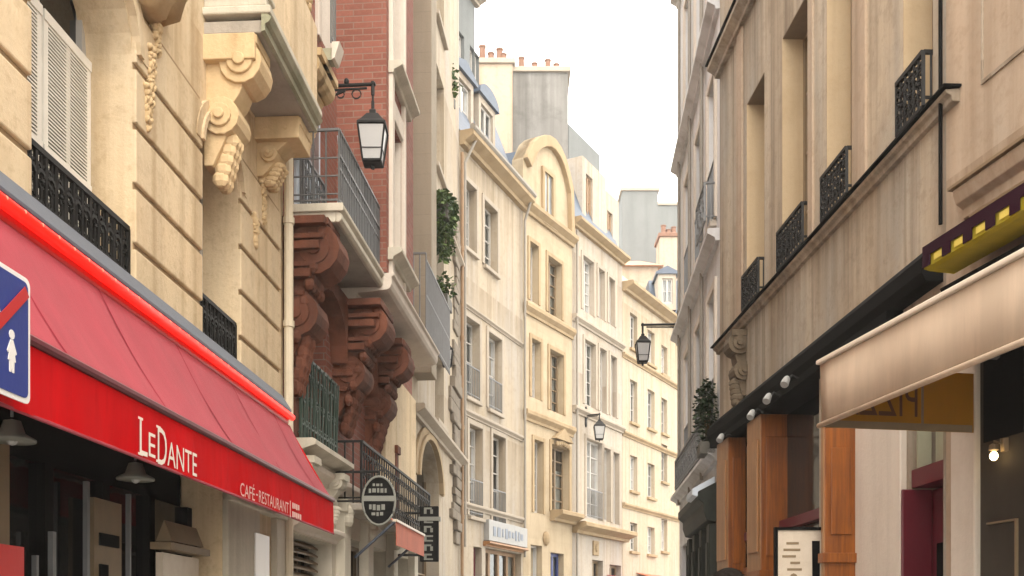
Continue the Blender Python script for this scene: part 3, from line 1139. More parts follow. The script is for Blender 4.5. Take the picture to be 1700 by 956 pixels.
    # folding arms
    for s in (sE - .5, sE - 2.4, sE - 4.3):
        m = MB()
        m.tube([W.p(s, .1, zc - .2), W.p(s - .12, .35, (zc + zb) / 2 - .1), W.p(s, ofr - .03, zt - .03)], .022, 6)
        obj('awning_arm', m, 'irongrey', t)
build_red_awning()

def pendant(W, u, v, o, lab):
    s = W.su(u, o)
    z = W.zv(s, v, o)
    t = thing('pendant_lamp', lab, 'lamp', W.p(s, o, z))
    m = MB()
    m.lathe(W.p(s, o, z), [(.11, 0), (.11, .012), (.06, .04), (.04, .10), (.0, .11)], 18)
    obj('lamp_shade', m, 'palesign', t, smooth=True)
    m = MB()
    m.tube([W.p(s, o, z + .12), W.p(s, o, 2.95)], .008, 6)
    obj('lamp_rod', m, 'irongrey', t)
    m = MB()
    m.blob(W.p(s, o, z + .01), .03, .03, .03)
    obj('bulb', m, 'lampglass', t)
pendant(WL1, 225, 797, .2, 'pale metal pendant lamp shade hanging under the red awning')
pendant(WL1, 20, 733, .1, 'pale flat lamp shade at the left edge under the red awning')

# ================================================================== LEFT: red brick building
def build_brick():
    W = WL2
    b = thing('brick_building', 'red brick building with terracotta brackets, stone bands and an iron railed balcony', 'building', W.p(3, -2, 0))
    E = s3
    u = W.su
    q0 = [u(482), u(524), 5.8, 7.7]
    q1 = [u(480), u(541), 3.55, 5.25]
    q2 = [u(612), u(648), 3.3, 5.2]
    qA = [u(530), u(562), 8.2, 10.8]
    OB = .6
    c_or = u(633, .54) + .004
    e_or = u(686, OB)
    uo = lambda x: u(x, OB)
    qB1 = [uo(649), uo(666), 8.4, 10.6]
    qB2 = [uo(648), uo(665), 6.15, 7.75]
    g1 = [u(484), u(548), .3, 2.55]
    g2 = [u(575), u(640), .3, 2.7]
    g3 = [u(650), u(676), .3, 2.7]
    m = MB()
    facade(m, W, 0.03, E, 3.28, 13.6, [q1, q2, qA], .35, 7)
    obj('brick_wall', m, 'brick', b)
    zo = W.zv(u(633, .54), 477, .54) + .184
    m = MB()
    facade(m, W, c_or, e_or, zo, 13.2, [qB1, qB2], .2, OB + .02, OB)
    m.face([W.p(c_or, -.02, zo), W.p(e_or, -.02, zo), W.p(e_or, OB, zo), W.p(c_or, OB, zo)])
    obj('brick_oriel', m, 'brick', b)
    m = MB()
    facade(m, W, 0.03, E, 0, 3.277, [g1, g2, g3], .35, 7, .02)
    obj('ground_floor_wall', m, 'slabpale', b)
    for q in (qB1, qB2):
        window(W, q, b, .17, 'whitepaint', 'glasspale', 4, o=OB)
    for q, pn in ((q1, 'glassdark'), (q2, 'glassdark'), (qA, 'glass')):
        window(W, q, b, .3, 'irongreen' if q[2] < 4 else 'whitepaint', pn, 4)
    for q, oo in ((qB1, OB), (qB2, OB), (qA, 0)):
        m = MB()
        m.box(W, q[1] - .014, q[1] - .0045, oo - (.16 if oo else .26), oo + .004, q[2], q[3] - .01)
        obj('jamb', m, 'trim', b)
    for q in (g1, g2, g3):
        window(W, q, b, .3, 'brownframe', 'glassdark', 2, 3, name='shop_window', o=.02)
    m = MB()
    for k in range(8):
        z = 1.9 + k * .085
        m.prism(W, [(-.2, z), (-.13, z - .02), (-.13, z), (-.2, z + .045)], g1[0] + .05, g1[1] - .05)
    obj('louvre', m, 'shoptan', b)
    m = MB()
    ledge(m, W, g1[0] - .2, g1[1] + .1, 2.56, .14, .14, .02)
    ledge(m, W, .05, E, 3.15, .16, .15, .02)
    obj('shop_cornice', m, 'trim', b, bevel=.008)
    # pale stone vertical bands, window surrounds, sills on the oriel
    m = MB()
    for x0, x1 in ((qB1[0] - .13, qB1[0] - .004), (qB1[1] + .004, qB1[1] + .1)):
        m.cut()
        m.box(W, x0, x1, OB - .02, OB + .05, zo + .01, 13.1)
    for q in (qB1, qB2):
        m.cut()
        m.box(W, q[0] - .003, q[1] + .003, OB - .02, OB + .04, q[3] + .01, q[3] + .25)
    m.cut()
    m.box(W, qB1[0] - .003, qB1[1] + .003, OB - .02, OB + .03, zo + .01, qB2[2] - .02)
    obj('stone_band', m, 'trim', b, bevel=.012)
    for q in (qB1, qB2):
        m = MB()
        ledge(m, W, q[0] - .15, q[1] + .42, q[2] - .17, .15, .17, OB)
        obj('window_ledge', m, 'slabpale', b, bevel=.008)
    m = MB()
    for s in (u(530) - .1, u(562) + .12):
        m.cut()
        m.box(W, s - .07, s + .07, -.02, .045, 8.1, 11)
    m.cut()
    m.box(W, .05, u(684) - .05, -.02, .06, 12.9, 13.1)
    obj('stone_band', m, 'trim', b, bevel=.012)
    # upper balcony (only its lower edge shows at the top of the street)
    o = .5
    a, c = .08, u(563, o)
    z = W.zv(c, 114, o)
    m = MB()
    m.box(W, a, c - .03, -.02, o - .03, z + .002, z + .12)
    ub = obj('upper_balcony_slab', m, 'slabmoss', b)
    m = MB()
    m.prism(W, [(o - .028, z), (o, z + .01), (o + .03, z + .1), (o + .05, z + .17), (o - .028, z + .17)], a - .02, c)
    obj('slab_edge', m, 'trim', ub)
    m = MB()
    for s in (a + .25, (a + c) / 2, c - .25):
        console(m, W, s, .2, .36, z, .7)
    obj('bracket', m, 'carved', ub)
    m = MB()
    plain_rail(m, W, a, c, o - .04, z + .17, z + 1.1, .09)
    obj('railing', m, 'irongrey', ub)
    # main balcony
    o = .54
    a, c = u(565, o), u(633, o)
    z = W.zv(c, 477, o)
    m = MB()
    m.box(W, a, c - .02, -.02, o - .04, z + .002, z + .1)
    bs = obj('balcony_slab', m, 'slabgrey', b)
    m = MB()
    m.prism(W, [(o - .038, z + .0), (o - .005, z), (o + .02, z + .03), (o + .02, z + .08), (o - .01, z + .1), (o + .035, z + .14), (o + .035, z + .18), (o - .038, z + .18)], a - .03, c)
    m.prism(W, [(-.02, z + .0), (o - .04, z), (o - .04, z + .18), (-.02, z + .18)], a - .03, a - .002)
    m.box(W, a - .06, a - .032, -.02, o + .04, z + .1, z + .18)
    obj('slab_edge', m, 'slabpale', bs, bevel=.008)
    m = MB()
    m.box(W, a, c, -.02, o - .04, z + .102, z + .178)
    obj('slab_top', m, 'slabgrey', bs)
    m = MB()
    zr = W.zv(a, 213, o)
    plain_rail(m, W, a + .02, c - .03, o - .02, z + .18, zr, .075, .010)
    plain_rail(m, W, a + .02, c - .03, o - .02, z + .5, zr - .25, .3, .006)
    side_rail(m, W, a + .02, 0, o - .02, z + .18, zr, .12, .010)
    side_rail(m, W, c - .03, 0, o - .02, z + .18, zr, .12, .010)
    for k in range(3):
        zz = z + .3 + .18 * k
        m.tube([W.p(a + .02, 0, zz), W.p(a + .02, o - .02, zz)], .009, 4)
    nn = int((c - a) / .075)
    obj('railing', m, 'irongrey', bs)
    m = MB()
    nx, nz = 26, 12
    for i in range(nx):
        x = a + .04 + (c - a - .1) * i / nx
        m.tube([W.p(x, o - .035, z + .2), W.p(x + .22, o - .035, zr - .05)], .0065, 3, caps=False)
        m.tube([W.p(x + .22, o - .037, z + .2), W.p(x, o - .037, zr - .05)], .0065, 3, caps=False)
    obj('wire_mesh', m, 'bluewhite', bs)
    # carved ledge continuing along the front, and the far railed balcony
    o2 = .66
    a2, c2 = c + .02, u(727, o2)
    m = MB()
    m.prism(W, [(-.02, z - .18), (.22, z - .16), (.25, z - .05), (o2 - .06, z - .02), (o2 - .02, z + .0), (o2, z + .05), (o2, z + .13), (o2 + .03, z + .15), (o2 + .03, z + .18), (-.02, z + .18)], a2, min(c2, E - .02))
    obj('carved_ledge', m, 'trim', b, bevel=.006)
    m = MB()
    fa = u(688, o2)
    a4 = E - 2.4
    plain_rail(m, W, a4, E - .04, o2 - .02, z + .18, z + 1.25, .08, .010)
    m.tube([W.p(a4, o2 - .02, z + .75), W.p(E - .04, o2 - .02, z + .75)], .012, 4)
    side_rail(m, W, a4, 0, o2 - .02, z + .18, z + 1.35, .09, .011)
    obj('far_railing', m, 'irongrey', b)
    # terracotta brackets: stepped and scrolled
    for s, w, h, oo in ((a + .05, .5, 1.5, .44), (c + .1, .62, 1.35, .58), (c + 1.7, .55, 1.35, .52)):
        m = MB()
        zz = z - (.004 if s < c else .2)
        console(m, W, s, w * .72, oo * .9, zz, h)
        for k, (dz, dw, do) in enumerate(((.0, 1.25, 1.02), (.16, 1.1, .96), (.24, 1.2, .88), (.42, .95, .74), (.5, 1.05, .66), (.7, .9, .5), (.8, 1.0, .42), (1.0, .9, .28))):
            m.box(W, s - w * dw / 2, s + w * dw / 2, -.02, oo * do, zz - dz - (.09 if k % 2 == 0 else .06), zz - dz - .012)
        for k in range(7):
            for j in range(-2, 3):
                m.blob(W.p(s + j * w * .19, oo * (.9 - .1 * k), zz - .14 - .17 * k), .06, .06, .07, W, 7, 5)
        obj('terracotta_bracket', m, 'terra', b, bevel=.006)
    # arches between the brackets
    m = MB()
    for (x0, x1) in ((a + .35, c - .25), (c + .45, c + 1.4)):
        if x1 - x0 < .3:
            continue
        N = 10
        cs, hw = (x0 + x1) / 2, (x1 - x0) / 2
        z_ = z - .2
        m.cut()
        arc = [(cs - hw * cos(pi * k / N), z_ - .75 + .6 * sin(pi * k / N)) for k in range(N + 1)]
        for (p0, r0), (p1, r1) in zip(arc, arc[1:]):
            m.plate(W, [(p0, r0), (p1, r1), (p1, z_), (p0, z_)], -.02, .2)
    obj('terracotta_arch', m, 'terra', b)
    m = MB()
    for x in (q1[0], q1[1], q2[0] - .1, q2[1] + .1):
        m.cut()
        m.box(W, x - .09, x + .09, -.02, .09, 3.3, 4.2)
        m.box(W, x - .12, x + .12, -.02, .12, 4.2, 4.32)
    obj('terracotta_pier', m, 'terra', b, bevel=.008)
    m = MB()
    m.box(W, c + 2.3, E - .01, -.02, .07, 3.3, 5.38)
    m.box(W, c + 2.25, c + 2.55, -.02, .13, 3.3, 5.38)
    m.box(W, c + 2.2, c + 2.6, -.02, .17, 4.9, 5.06)
    obj('cream_cladding', m, 'cream', b, bevel=.012)
    m = MB()
    k0, k1 = u(488), u(527)
    m.box(W, k0, k1, -.01, .035, 5.78, 7.6)
    cs_ = obj('casement', m, 'bluewhite', b, bevel=.01)
    m = MB()
    m.rect(W, k0 + .08, (k0 + k1) / 2 - .03, 6.5, 7.5, .038)
    m.rect(W, (k0 + k1) / 2 + .03, k1 - .08, 6.5, 7.5, .038)
    obj('pane', m, 'glass', cs_)
    m = MB()
    scroll_panel(m, W, k0 + .02, k1 - .02, .09, 5.8, 6.45, .2, .011)
    obj('iron_guard', m, 'irongrey', cs_)
    # green balconette and first-floor rails
    m = MB()
    scroll_panel(m, W, q1[0], q1[1], .12, 3.5, 4.35, .24, .013)
    for k in range(10):
        x = q1[0] + (q1[1] - q1[0]) * k / 9
        m.tube([W.p(x, .12, 3.5), W.p(x, .15, 4.35)], .009, 4)
    side_rail(m, W, q1[0], 0, .12, 3.5, 4.35, .06, .012)
    obj('iron_balconette', m, 'irongreen', b)
    m = MB()
    ledge(m, W, q1[0] - .1, q1[1] + .12, 3.32, .16, .3)
    for x in (q1[0] + .1, q1[1] - .1):
        console(m, W, x, .16, .2, 3.32, .5)
    obj('balconette_sill', m, 'slabpale', b)
    m = MB()
    m.box(W, u(598, .3), u(700, .3), -.02, .32, 2.98, 3.06)
    lb = obj('lower_balcony_slab', m, 'slabgrey', b, bevel=.01)
    m = MB()
    scroll_panel(m, W, u(600, .3), min(u(715, .3), E - .03), .3, 3.07, 3.8, .3, .010)
    side_rail(m, W, u(600, .3), 0, .3, 3.07, 3.8, .08, .010)
    obj('railing', m, 'iron', lb)
    m = MB()
    for s in (u(560), u(600), u(643), E - .3):
        m.cut()
        m.box(W, s - .15, s + .15, 0, .13, .1, 2.95)
        m.box(W, s - .19, s + .19, 0, .17, 2.95, 3.1)
        for k in range(4):
            m.blob(W.p(s + random.uniform(-.1, .1), .15, 2.9 + random.uniform(-.1, .2)), .09, .07, .09, W, 7, 5)
    obj('shop_pilaster', m, 'slabpale', b, bevel=.01)
    m = MB()
    ledge(m, W, .03, E, 13.2, .4, .5)
    obj('cornice', m, 'trim', b)
build_brick()

# ================================================================== LEFT: narrow cream building with the tall beige pier
def build_narrow():
    W = WL2
    S0, S1 = s3 + .003, W.su(762) - .01
    b = thing('narrow_building', 'narrow cream building with a full height beige stone pier, beside the brick building', 'building', W.p((S0 + S1) / 2, -2, 0))
    u = W.su
    ops = []
    for z in (4.3, 7.4, 10.5, 13.4):
        ops.append([u(722), u(737), z, z + 2.0])
    arch = [u(692), u(729), .2, 5.0, .8]
    ops[0][2:4] = [5.6, 6.9]
    m = MB()
    facade(m, W, S0, S1, 0, 17.5, ops + [arch], .3, 6)
    obj('wall', m, 'pale', b)
    for q in ops:
        window(W, q, b, .25, 'whitepaint', 'glass', 3, sill='trimfar')
    window(W, arch, b, .28, 'brownframe', 'glassdark', 4, 2, name='shop_window')
    m = MB()
    m.box(W, S0 + .004, S0 + .55, -.02, .33, 5.85, 17.4)
    obj('stone_pier', m, 'beige', b, bevel=.012)
    m = MB()
    N = 12
    cs, hw = (arch[0] + arch[1]) / 2, (arch[1] - arch[0]) / 2
    for r0, r1, oo in ((1.02, 1.14, .09), (1.14, 1.3, .05)):
        pts = [(-cos(pi * k / N), sin(pi * k / N)) for k in range(N + 1)]
        for (x0, y0), (x1, y1) in zip(pts, pts[1:]):
            m.plate(W, [(cs + hw * r0 * x0, 4.2 + .8 * r0 * y0), (cs + hw * r0 * x1, 4.2 + .8 * r0 * y1), (cs + hw * r1 * x1, 4.2 + .8 * r1 * y1), (cs + hw * r1 * x0, 4.2 + .8 * r1 * y0)], -.01, oo)
    obj('arch_moulding', m, 'yellowtrim', b)
    # toothed rubble edge left by a demolished neighbour
    m = MB()
    z = 3.4
    k = 0
    while z < 7.6:
        h = random.uniform(.16, .3)
        w = random.uniform(.55, 1.35)
        m.box(W, S1 - .35 - w, S1 - .25, -.02, .05 + random.uniform(0, .07), z, z + h - .015)
        z += h
    z = 8.0
    m.cut()
    while z < 10.2:
        h = random.uniform(.18, .3)
        if True:
            w = random.uniform(.3, .9)
            m.box(W, S1 - .45 - w, S1 - .35, -.02, .04 + random.uniform(0, .06), z, z + h - .02)
        z += h
    obj('rubble_toothing', m, 'rubble', b, bevel=.02)
    m = MB()
    m.tube([W.p(S1 - .12, .09, 2.5), W.p(S1 - .12, .09, 12.2)], .038, 8)
    for z in (4, 6, 8, 10):
        m.tube([W.p(S1 - .12, .09, z), W.p(S1 - .12, .09, z + .1)], .05, 8)
    obj('rusty_pipe', m, 'rust', b)
    m = MB()
    ledge(m, W, S0, S1, 5.15, .2, .22)
    ledge(m, W, S0 + .6, S1, 9.6, .14, .14)
    ledge(m, W, S0, S1, 17.2, .3, .35)
    obj('string_course', m, 'trimfar', b)
build_narrow()

# ================================================================== LEFT FAR: pale building with slate mansard
def mansard(m, W, s0, s1, z0, h, run, o=0.0, back=6):
    m.prism(W, [(o, z0), (o - run, z0 + h), (o - back, z0 + h + .4), (o - back, z0)], s0, s1)
def dormer(W, s0, s1, z0, z1, of, ob, b, round_top=False, wallmat='white', roofmat='zincblue'):
    m = MB()
    facade(m, W, s0, s1, z0, z1, [[s0 + .14, s1 - .14, z0 + .25, z1 - .16]], .12, of - ob, of)
    d = obj('dormer', m, wallmat, b)
    window(W, [s0 + .14, s1 - .14, z0 + .25, z1 - .16], d, .1, 'whitepaint', 'glass', 2, o=of)
    m = MB()
    cs, hw = (s0 + s1) / 2, (s1 - s0) / 2 + .1
    if round_top:
        N = 10
        out = [(cs - hw * cos(pi * k / N), z1 + .35 * sin(pi * k / N)) for k in range(N + 1)]
        m.plate(W, out, ob - .5, of + .08)
    else:
        m.plate(W, [(cs - hw, z1 + .003), (cs + hw, z1 + .003), (cs + hw, z1 + .08), (cs, z1 + .32), (cs - hw, z1 + .08)], ob - .5, of + .08)
    obj('dormer_roof', m, roofmat, d)
    return d

def build_pale():
    W = WL4
    S1 = W.su(868) - .01
    b = thing('pale_building', 'pale plastered four storey building with tall windows and blue slate dormers', 'building', W.p(S1 / 2, -2, 0))
    R = lambda *a: W.rect(*a)
    ops = [R(767, 790, 305, 415), R(803, 825, 342, 448), R(772, 795, 532, 662), R(810, 832, 558, 683), R(778, 800, 708, 858), R(817, 838, 724, 873)]
    shop = [W.su(806), W.su(877) - .12, .2, W.zv(W.su(840), 915)]
    door = [W.su(786), W.su(800), .15, W.zv(W.su(793), 908)]
    ze = 12.75
    m = MB()
    shop[1] = min(shop[1], S1 - .1)
    facade(m, W, .02, S1, 0, ze, ops + [shop, door], .28, 6)
    obj('wall', m, 'pale', b)
    for i, q in enumerate(ops):
        window(W, q, b, .2, 'whitepaint', 'glasspale' if i != 5 else 'glassdark', 4 if i < 4 else 5, guard='irongrey' if i in (2, 3, 4, 5) else None, sill='trimfar', surround='trimfar')
    m = MB()
    for i in (4, 2):
        q = ops[i]
    q = ops[5]
    for x0, x1 in ((q[0] - .0, q[0] + .08),):
        pass
    sw = window(W, shop, b, .2, 'rust', 'glass', 2, 4, name='shop_window', fw=.09)
    window(W, door, b, .2, 'maroon', 'glassdark', 2, 1, name='door', fw=.09)
    m = MB()
    m.box(W, shop[0] - .1, S1 - .02, .0, .14, shop[3] + .16, shop[3] + .66)
    sg = obj('shop_fascia', m, 'fascia', b, bevel=.01)
    m = MB()
    ledge(m, W, shop[0] - .15, S1 - .01, shop[3] + .03, .11, .18)
    obj('fascia_moulding', m, 'woodtan', sg)
    m = MB()
    random.seed(5)
    x = shop[0] + .15
    while x < S1 - .5:
        w = random.uniform(.08, .2)
        h = random.uniform(.14, .26)
        m.box(W, x, x + w, .141, .15, shop[3] + .4 - h / 2, shop[3] + .4 + h / 2)
        x += w + random.uniform(.06, .12)
    obj('faded_lettering', m, 'fadedblue', sg)
    m = MB()
    ledge(m, W, .02, S1, ze - .3, .32, .35)
    obj('eaves_cornice', m, 'yellowtrim', b)
    m = MB()
    m.tube([W.p(.02, .33, ze + .06), W.p(S1, .33, ze + .06)], .075, 8)
    m.cut()
    m.tube([W.p(S1 - .12, .3, ze - .02), W.p(S1 - .1, .1, ze - .6), W.p(S1 - .1, .1, 3.4)], .035, 8)
    m.cut()
    m.tube([W.p(.35, .3, ze - .02), W.p(.1, .1, ze - .7), W.p(.1, .1, 3.4)], .035, 8)
    obj('gutter', m, 'farpipe', b)
    m = MB()
    ledge(m, W, .02, S1, W.zv(1.5, 520) - .2, .1, .07)
    ledge(m, W, .02, S1, W.zv(1.5, 705), .14, .09)
    ledge(m, W, .02, S1, shop[3] + .8, .14, .1)
    obj('string_course', m, 'trimfar', b)
    # roof
    m = MB()
    mansard(m, W, .0, S1, ze + .05, 2.6, 1.0)
    rf = obj('roof', m, 'slate', b)
    a = W.sz(757, 180, -.3)
    dormer(W, W.su(752, -.25), W.su(786, -.25), ze + .1, W.zv(W.su(768, -.25), 122, -.25), -.25, -1.6, rf)
    dormer(W, W.su(795, -.3), W.su(822, -.3), ze + .1, W.zv(W.su(808, -.3), 170, -.3), -.3, -1.6, rf, True)
    # taller attic behind, with its own windows
    m = MB()
    s0_, s1_ = W.su(744, -1.0), W.su(788, -1.0)
    zt = W.zv(s1_, 62, -1.0)
    qs = [[s0_ + .35 + k * .95, s0_ + .95 + k * .95, zt - 1.9, zt - .35] for k in range(2)]
    facade(m, W, s0_ - 1.5, s1_, ze + 2, zt + .8, qs, .15, 3.5, -1.0)
    at_ = obj('attic', m, 'greyfar', b)
    for q in qs:
        window(W, q, at_, .12, 'whitepaint', 'glasspale', 2, o=-1.0)
    m = MB()
    ledge(m, W, s0_ - 1.5, s1_ + .1, zt + .8, .2, .3, -1.0)
    obj('attic_cornice', m, 'trimfar', at_)
    return b
build_pale()

def small_plant(name, lab, W, s, o, z, rad, n, size, box=None, mat='leaf', droop=0.0, shape=None, cat='plant'):
    t = thing(name, lab, cat, W.p(s, o, z))
    m = MB()
    leaves_mass(m, W.p(s, o, z + rad[2] * (0 if droop else .8)), rad, n, size, droop, shape)
    if droop:
        for k in range(9):
            a_ = random.uniform(0, 2 * pi)
            p0 = W.p(s, o, z) + Vector((cos(a_) * rad[0] * .7, sin(a_) * rad[1] * .7, -rad[2] * random.uniform(.0, .5)))
            L_ = random.uniform(.15, .4)
            for i in range(16):
                leaves_mass(m, p0 + Vector((.03 * sin(i), .03 * cos(i * 1.3), -L_ * i / 16)), (.03, .03, .03), 2, size * random.uniform(.5, .9), .6)
    obj('foliage', m, mat, t)
    m = MB()
    for k in range(6):
        q = Vector((random.uniform(-.6, .6) * rad[0], random.uniform(-.6, .6) * rad[1], 0))
        e = W.p(s, o, z) + q + Vector((0, 0, -rad[2] * .8 if droop else rad[2] * 1.3))
        m.tube([W.p(s, o, z), W.p(s, o, z) + q * .6 + Vector((0, 0, rad[2] * (.1 if droop else .6))), e], .01, 4)
    obj('stem', m, 'stem', t)
    if box:
        m = MB()
        m.box(W, s - box[0], s + box[0], o - box[1], o + box[1], z - box[2], z)
        obj('planter', m, 'greenpot', t, bevel=.01)
    return t
_s, _z = WL2.sz(735, 385, .35)
small_plant('hanging_plant', 'lush green plant trailing down from a window box on the narrow cream building', WL2, _s, .35, _z + .35, (.24, .55, .85), 1500, .11, (.4, .15, .25), 'leaf', .5,
            shape=lambda q: Vector((q.x * (1 - .55 * max(0, -q.z)), q.y * (1 - .55 * max(0, -q.z)), q.z if q.z < 0 else q.z * .45)))
_s, _z = WL4.sz(733, 160, -.1)
small_plant('potted_shrub', 'small green shrub on the roof ledge beside the slate dormers', WL4, WL4.su(738, .1), .1, 13.05, (.3, .3, .4), 320, .12, (.25, .15, .2), 'leaf')
_s, _z = WL2.sz(741, 495, .3)
small_plant('window_plant', 'sparse green plant in a small box under the hanging plant', WL2, _s, .25, _z, (.2, .35, .25), 160, .1, (.3, .12, .2), 'leaf')

# ================================================================== LEFT FAR: yellow building with curved gable
def build_yellow():
    W = WL5
    S1 = W.su(950) - .01
    b = thing('yellow_building', 'narrow yellow stone building with a tall curved gable', 'building', W.p(S1 / 2, -2, 0))
    R = W.rect
    ops = [R(879, 893, 405, 502), R(909, 932, 432, 525), R(882, 897, 565, 662), R(912, 935, 585, 685), R(886, 901, 732, 852), R(915, 944, 742, 852)]
    gd = [R(881, 900, 905, 956), R(914, 936, 918, 956)]
    for q in gd:
        q[2] = .15
    top = R(902, 917, 290, 372)
    zc = W.zv(S1 / 2, 375)
    m = MB()
    facade(m, W, .01, S1, 0, zc, ops + gd, .25, 6)
    obj('wall', m, 'yellow', b)
    for i, q in enumerate(ops):
        window(W, q, b, .2, 'brownframe' if i in (1, 3, 5) else 'whitepaint', 'glasspale', 5, surround='yellowtrim')
    f = window(W, gd[0], b, .2, 'whitepaint', 'glasspale', 2, 1, name='door')
    window(W, gd[1], b, .2, 'bluedoor', 'glass', 2, 2, name='door', fw=.09)
    # gable
    pix = [(881, 236), (890, 228), (899, 225), (908, 226), (917, 232), (926, 245), (934, 263), (941, 287), (947, 315)]
    out = [(.012, zc + .003)] + [(.05, W.zv(.05, 262))] + [W.sz(x, y) for x, y in pix] + [(S1 - .01, zc + .003)]
    out = [(max(.012, min(S1 - .01, s)), z) for s, z in out]
    m = MB()
    m.plate(W, out, -.35, -.02)
    gb = obj('gable', m, 'yellow', b)
    m = MB()
    cs = sum(s for s, z in out[2:-1]) / len(out[2:-1])
    arc = out[1:]
    inner = [(s + (cs - s) * .16, zc + (z - zc) * .88) for s, z in arc]
    for i in range(len(arc) - 1):
        m.plate(W, [arc[i], arc[i + 1], inner[i + 1], inner[i]], -.36, .12)
    obj('gable_moulding', m, 'yellowtrim', gb, bevel=.02)
    q = top
    m = MB()
    m.rect(W, q[0] + .03, q[1] - .03, q[2], q[3], -.012)
    w = obj('gable_window', m, 'glass', gb)
    m = MB()
    t = .1
    m.box(W, q[0] - t, q[0] + .02, -.03, .05, q[2], q[3] + t)
    m.box(W, q[1] - .02, q[1] + t, -.03, .05, q[2], q[3] + t)
    m.box(W, q[0] + .02, q[1] - .02, -.03, .05, q[3], q[3] + t)
    m.box(W, (q[0] + q[1]) / 2 - .025, (q[0] + q[1]) / 2 + .025, -.03, .01, q[2], q[3])
    m.box(W, q[0] - t - .05, q[1] + t + .05, -.03, .1, q[2] - .1, q[2])
    obj('window_frame', m, 'yellowtrim', w)
    m = MB()
    ledge(m, W, 0, S1, zc - .12, .3, .22)
    for v in (545, 715):
        ledge(m, W, .02, S1, W.zv(S1 / 2, v) + .05, .28, .14)
    obj('string_course', m, 'yellowtrim', b)
    m = MB()
    a = W.su(913)
    ledge(m, W, a, S1, W.zv((a + S1) / 2, 868), .3, .4)
    obj('shop_cornice', m, 'yellowtrim', b)
    q = ops[5]
    m = MB()
    cs = (q[0] + q[1]) / 2
    m.plate(W, [(cs - .55, q[3] + .16), (cs + .55, q[3] + .16), (cs, q[3] + .5)], -.02, .16)
    for k in range(-3, 4):
        m.blob(W.p(cs + k * .12, .08, q[3] + .1 - abs(k) * .02), .07, .06, .08, W, 7, 5)
    m.cut()
    m.blob(W.p(W.su(905), .03, 4.0), .16, .1, .2, W, 8, 6)
    obj('carved_ornament', m, 'yellowtrim', b)
    m = MB()
    m.prism(W, [(-.4, zc), (-.4, zc + .6), (-3.0, zc + 2.2), (-6, zc + 2.0), (-6, zc)], .02, S1 - .02)
    obj('roof', m, 'slate', b)
    m = MB()
    a = W.sz(866, 245, -.5)
    return b
build_yellow()

# ================================================================== LEFT FAR: white building
def build_white():
    W = WL6
    S1 = W.su(1033) - .01
    b = thing('white_building', 'white plastered building with a blue mansard roof and pale dormers', 'building', W.p(S1 / 2, -2, 0))
    R = W.rect
    rows = [[(967, 985, 430, 520), (993, 1003, 448, 530), (1010, 1020, 463, 540)], [(970, 988, 568, 675), (995, 1006, 580, 685), (1013, 1023, 592, 692)], [(973, 999, 732, 862), (1002, 1013, 745, 866), (1017, 1027, 752, 870)]]
    ops = [R(*q) for r in rows for q in r]
    gd = [R(983, 1001, 930, 956), R(1012, 1031, 938, 956)]
    for q in gd:
        q[2] = .15
    ze = W.zv(1.8, 405)
    ze = W.zv(W.su(961), 372)
    m = MB()
    facade(m, W, .01, S1, 0, ze, ops + gd, .22, 6)
    obj('wall', m, 'white', b)
    for i, q in enumerate(ops):
        window(W, q, b, .16, 'whitepaint', 'glasspale', 5, surround='trimfar', guard='irongrey' if i == 6 else None)
    for q in gd:
        window(W, q, b, .2, 'brownframe', 'glassdark', 1, 2, name='shop_window', fw=.08)
    m = MB()
    ledge(m, W, 0, S1, ze - .2, .25, .3)
    obj('eaves_cornice', m, 'yellowtrim', b)
    m = MB()
    ledge(m, W, 0, S1, W.zv(1.6, 555), .2, .14)
    ledge(m, W, 0, S1, W.zv(1.6, 700), .2, .14)
    obj('string_course', m, 'trimfar', b)
    m = MB()
    ledge(m, W, 0, S1 + .2, W.zv(1.8, 892), .32, .45)
    obj('shop_cornice', m, 'yellowtrim', b)
    m = MB()
    s, z = W.sz(988, 910)
    m.box(W, s - .2, s + .2, -.02, .05, z - .22, z + .22)
    m.blob(W.p(s, .05, z), .12, .06, .13, W)
    obj('relief_plaque', m, 'yellowtrim', b, bevel=.02)
    m = MB()
    s = W.su(955)
    m.tube([W.p(.12, .1, ze - .3), W.p(.12, .1, 3)], .035, 8)
    obj('downpipe', m, 'farpipe', b)
    m = MB()
    mansard(m, W, .0, S1, ze + .05, 2.2, .8)
    rf = obj('roof', m, 'zincblue', b)
    s0_, s1_ = W.su(967, -.2), W.su(1006, -.2)
    zt = W.zv(s0_, 258, -.2)
    m = MB()
    q = [[s0_ + .25, s0_ + .75, ze + .4, ze + 1.9]]
    facade(m, W, s0_, s1_, ze + .055, zt, q, .12, 4, -.2)
    g = obj('attic_wall', m, 'white', rf)
    window(W, q[0], g, .1, 'rust', 'glasspale', 2, o=-.2)
    s2_ = W.su(1028, -.2)
    m = MB()
    q = [[s1_ + .15, s1_ + .6, ze + .3, ze + 1.4]]
    facade(m, W, s1_ + .004, s2_, ze + .055, W.zv(s2_, 335, -.2), q, .12, 4, -.22)
    g = obj('attic_wall', m, 'white', rf)
    window(W, q[0], g, .1, 'rust', 'glasspale', 2, o=-.22)
    m = MB()
    a = W.su(944, -1.2)
    m.box(W, a, W.su(996, -1.2), -2.2, -1.2, ze + 1, W.zv(W.su(970, -1.2), 232, -1.2))
    ch = obj('chimney', m, 'greyfar', rf)
    m = MB()
    pots(m, W, a + .1, W.su(990, -1.2), -1.6, W.zv(W.su(970, -1.2), 232, -1.2), 3, .35, .12)
    obj('chimney_pot', m, 'pot', ch)
build_white()

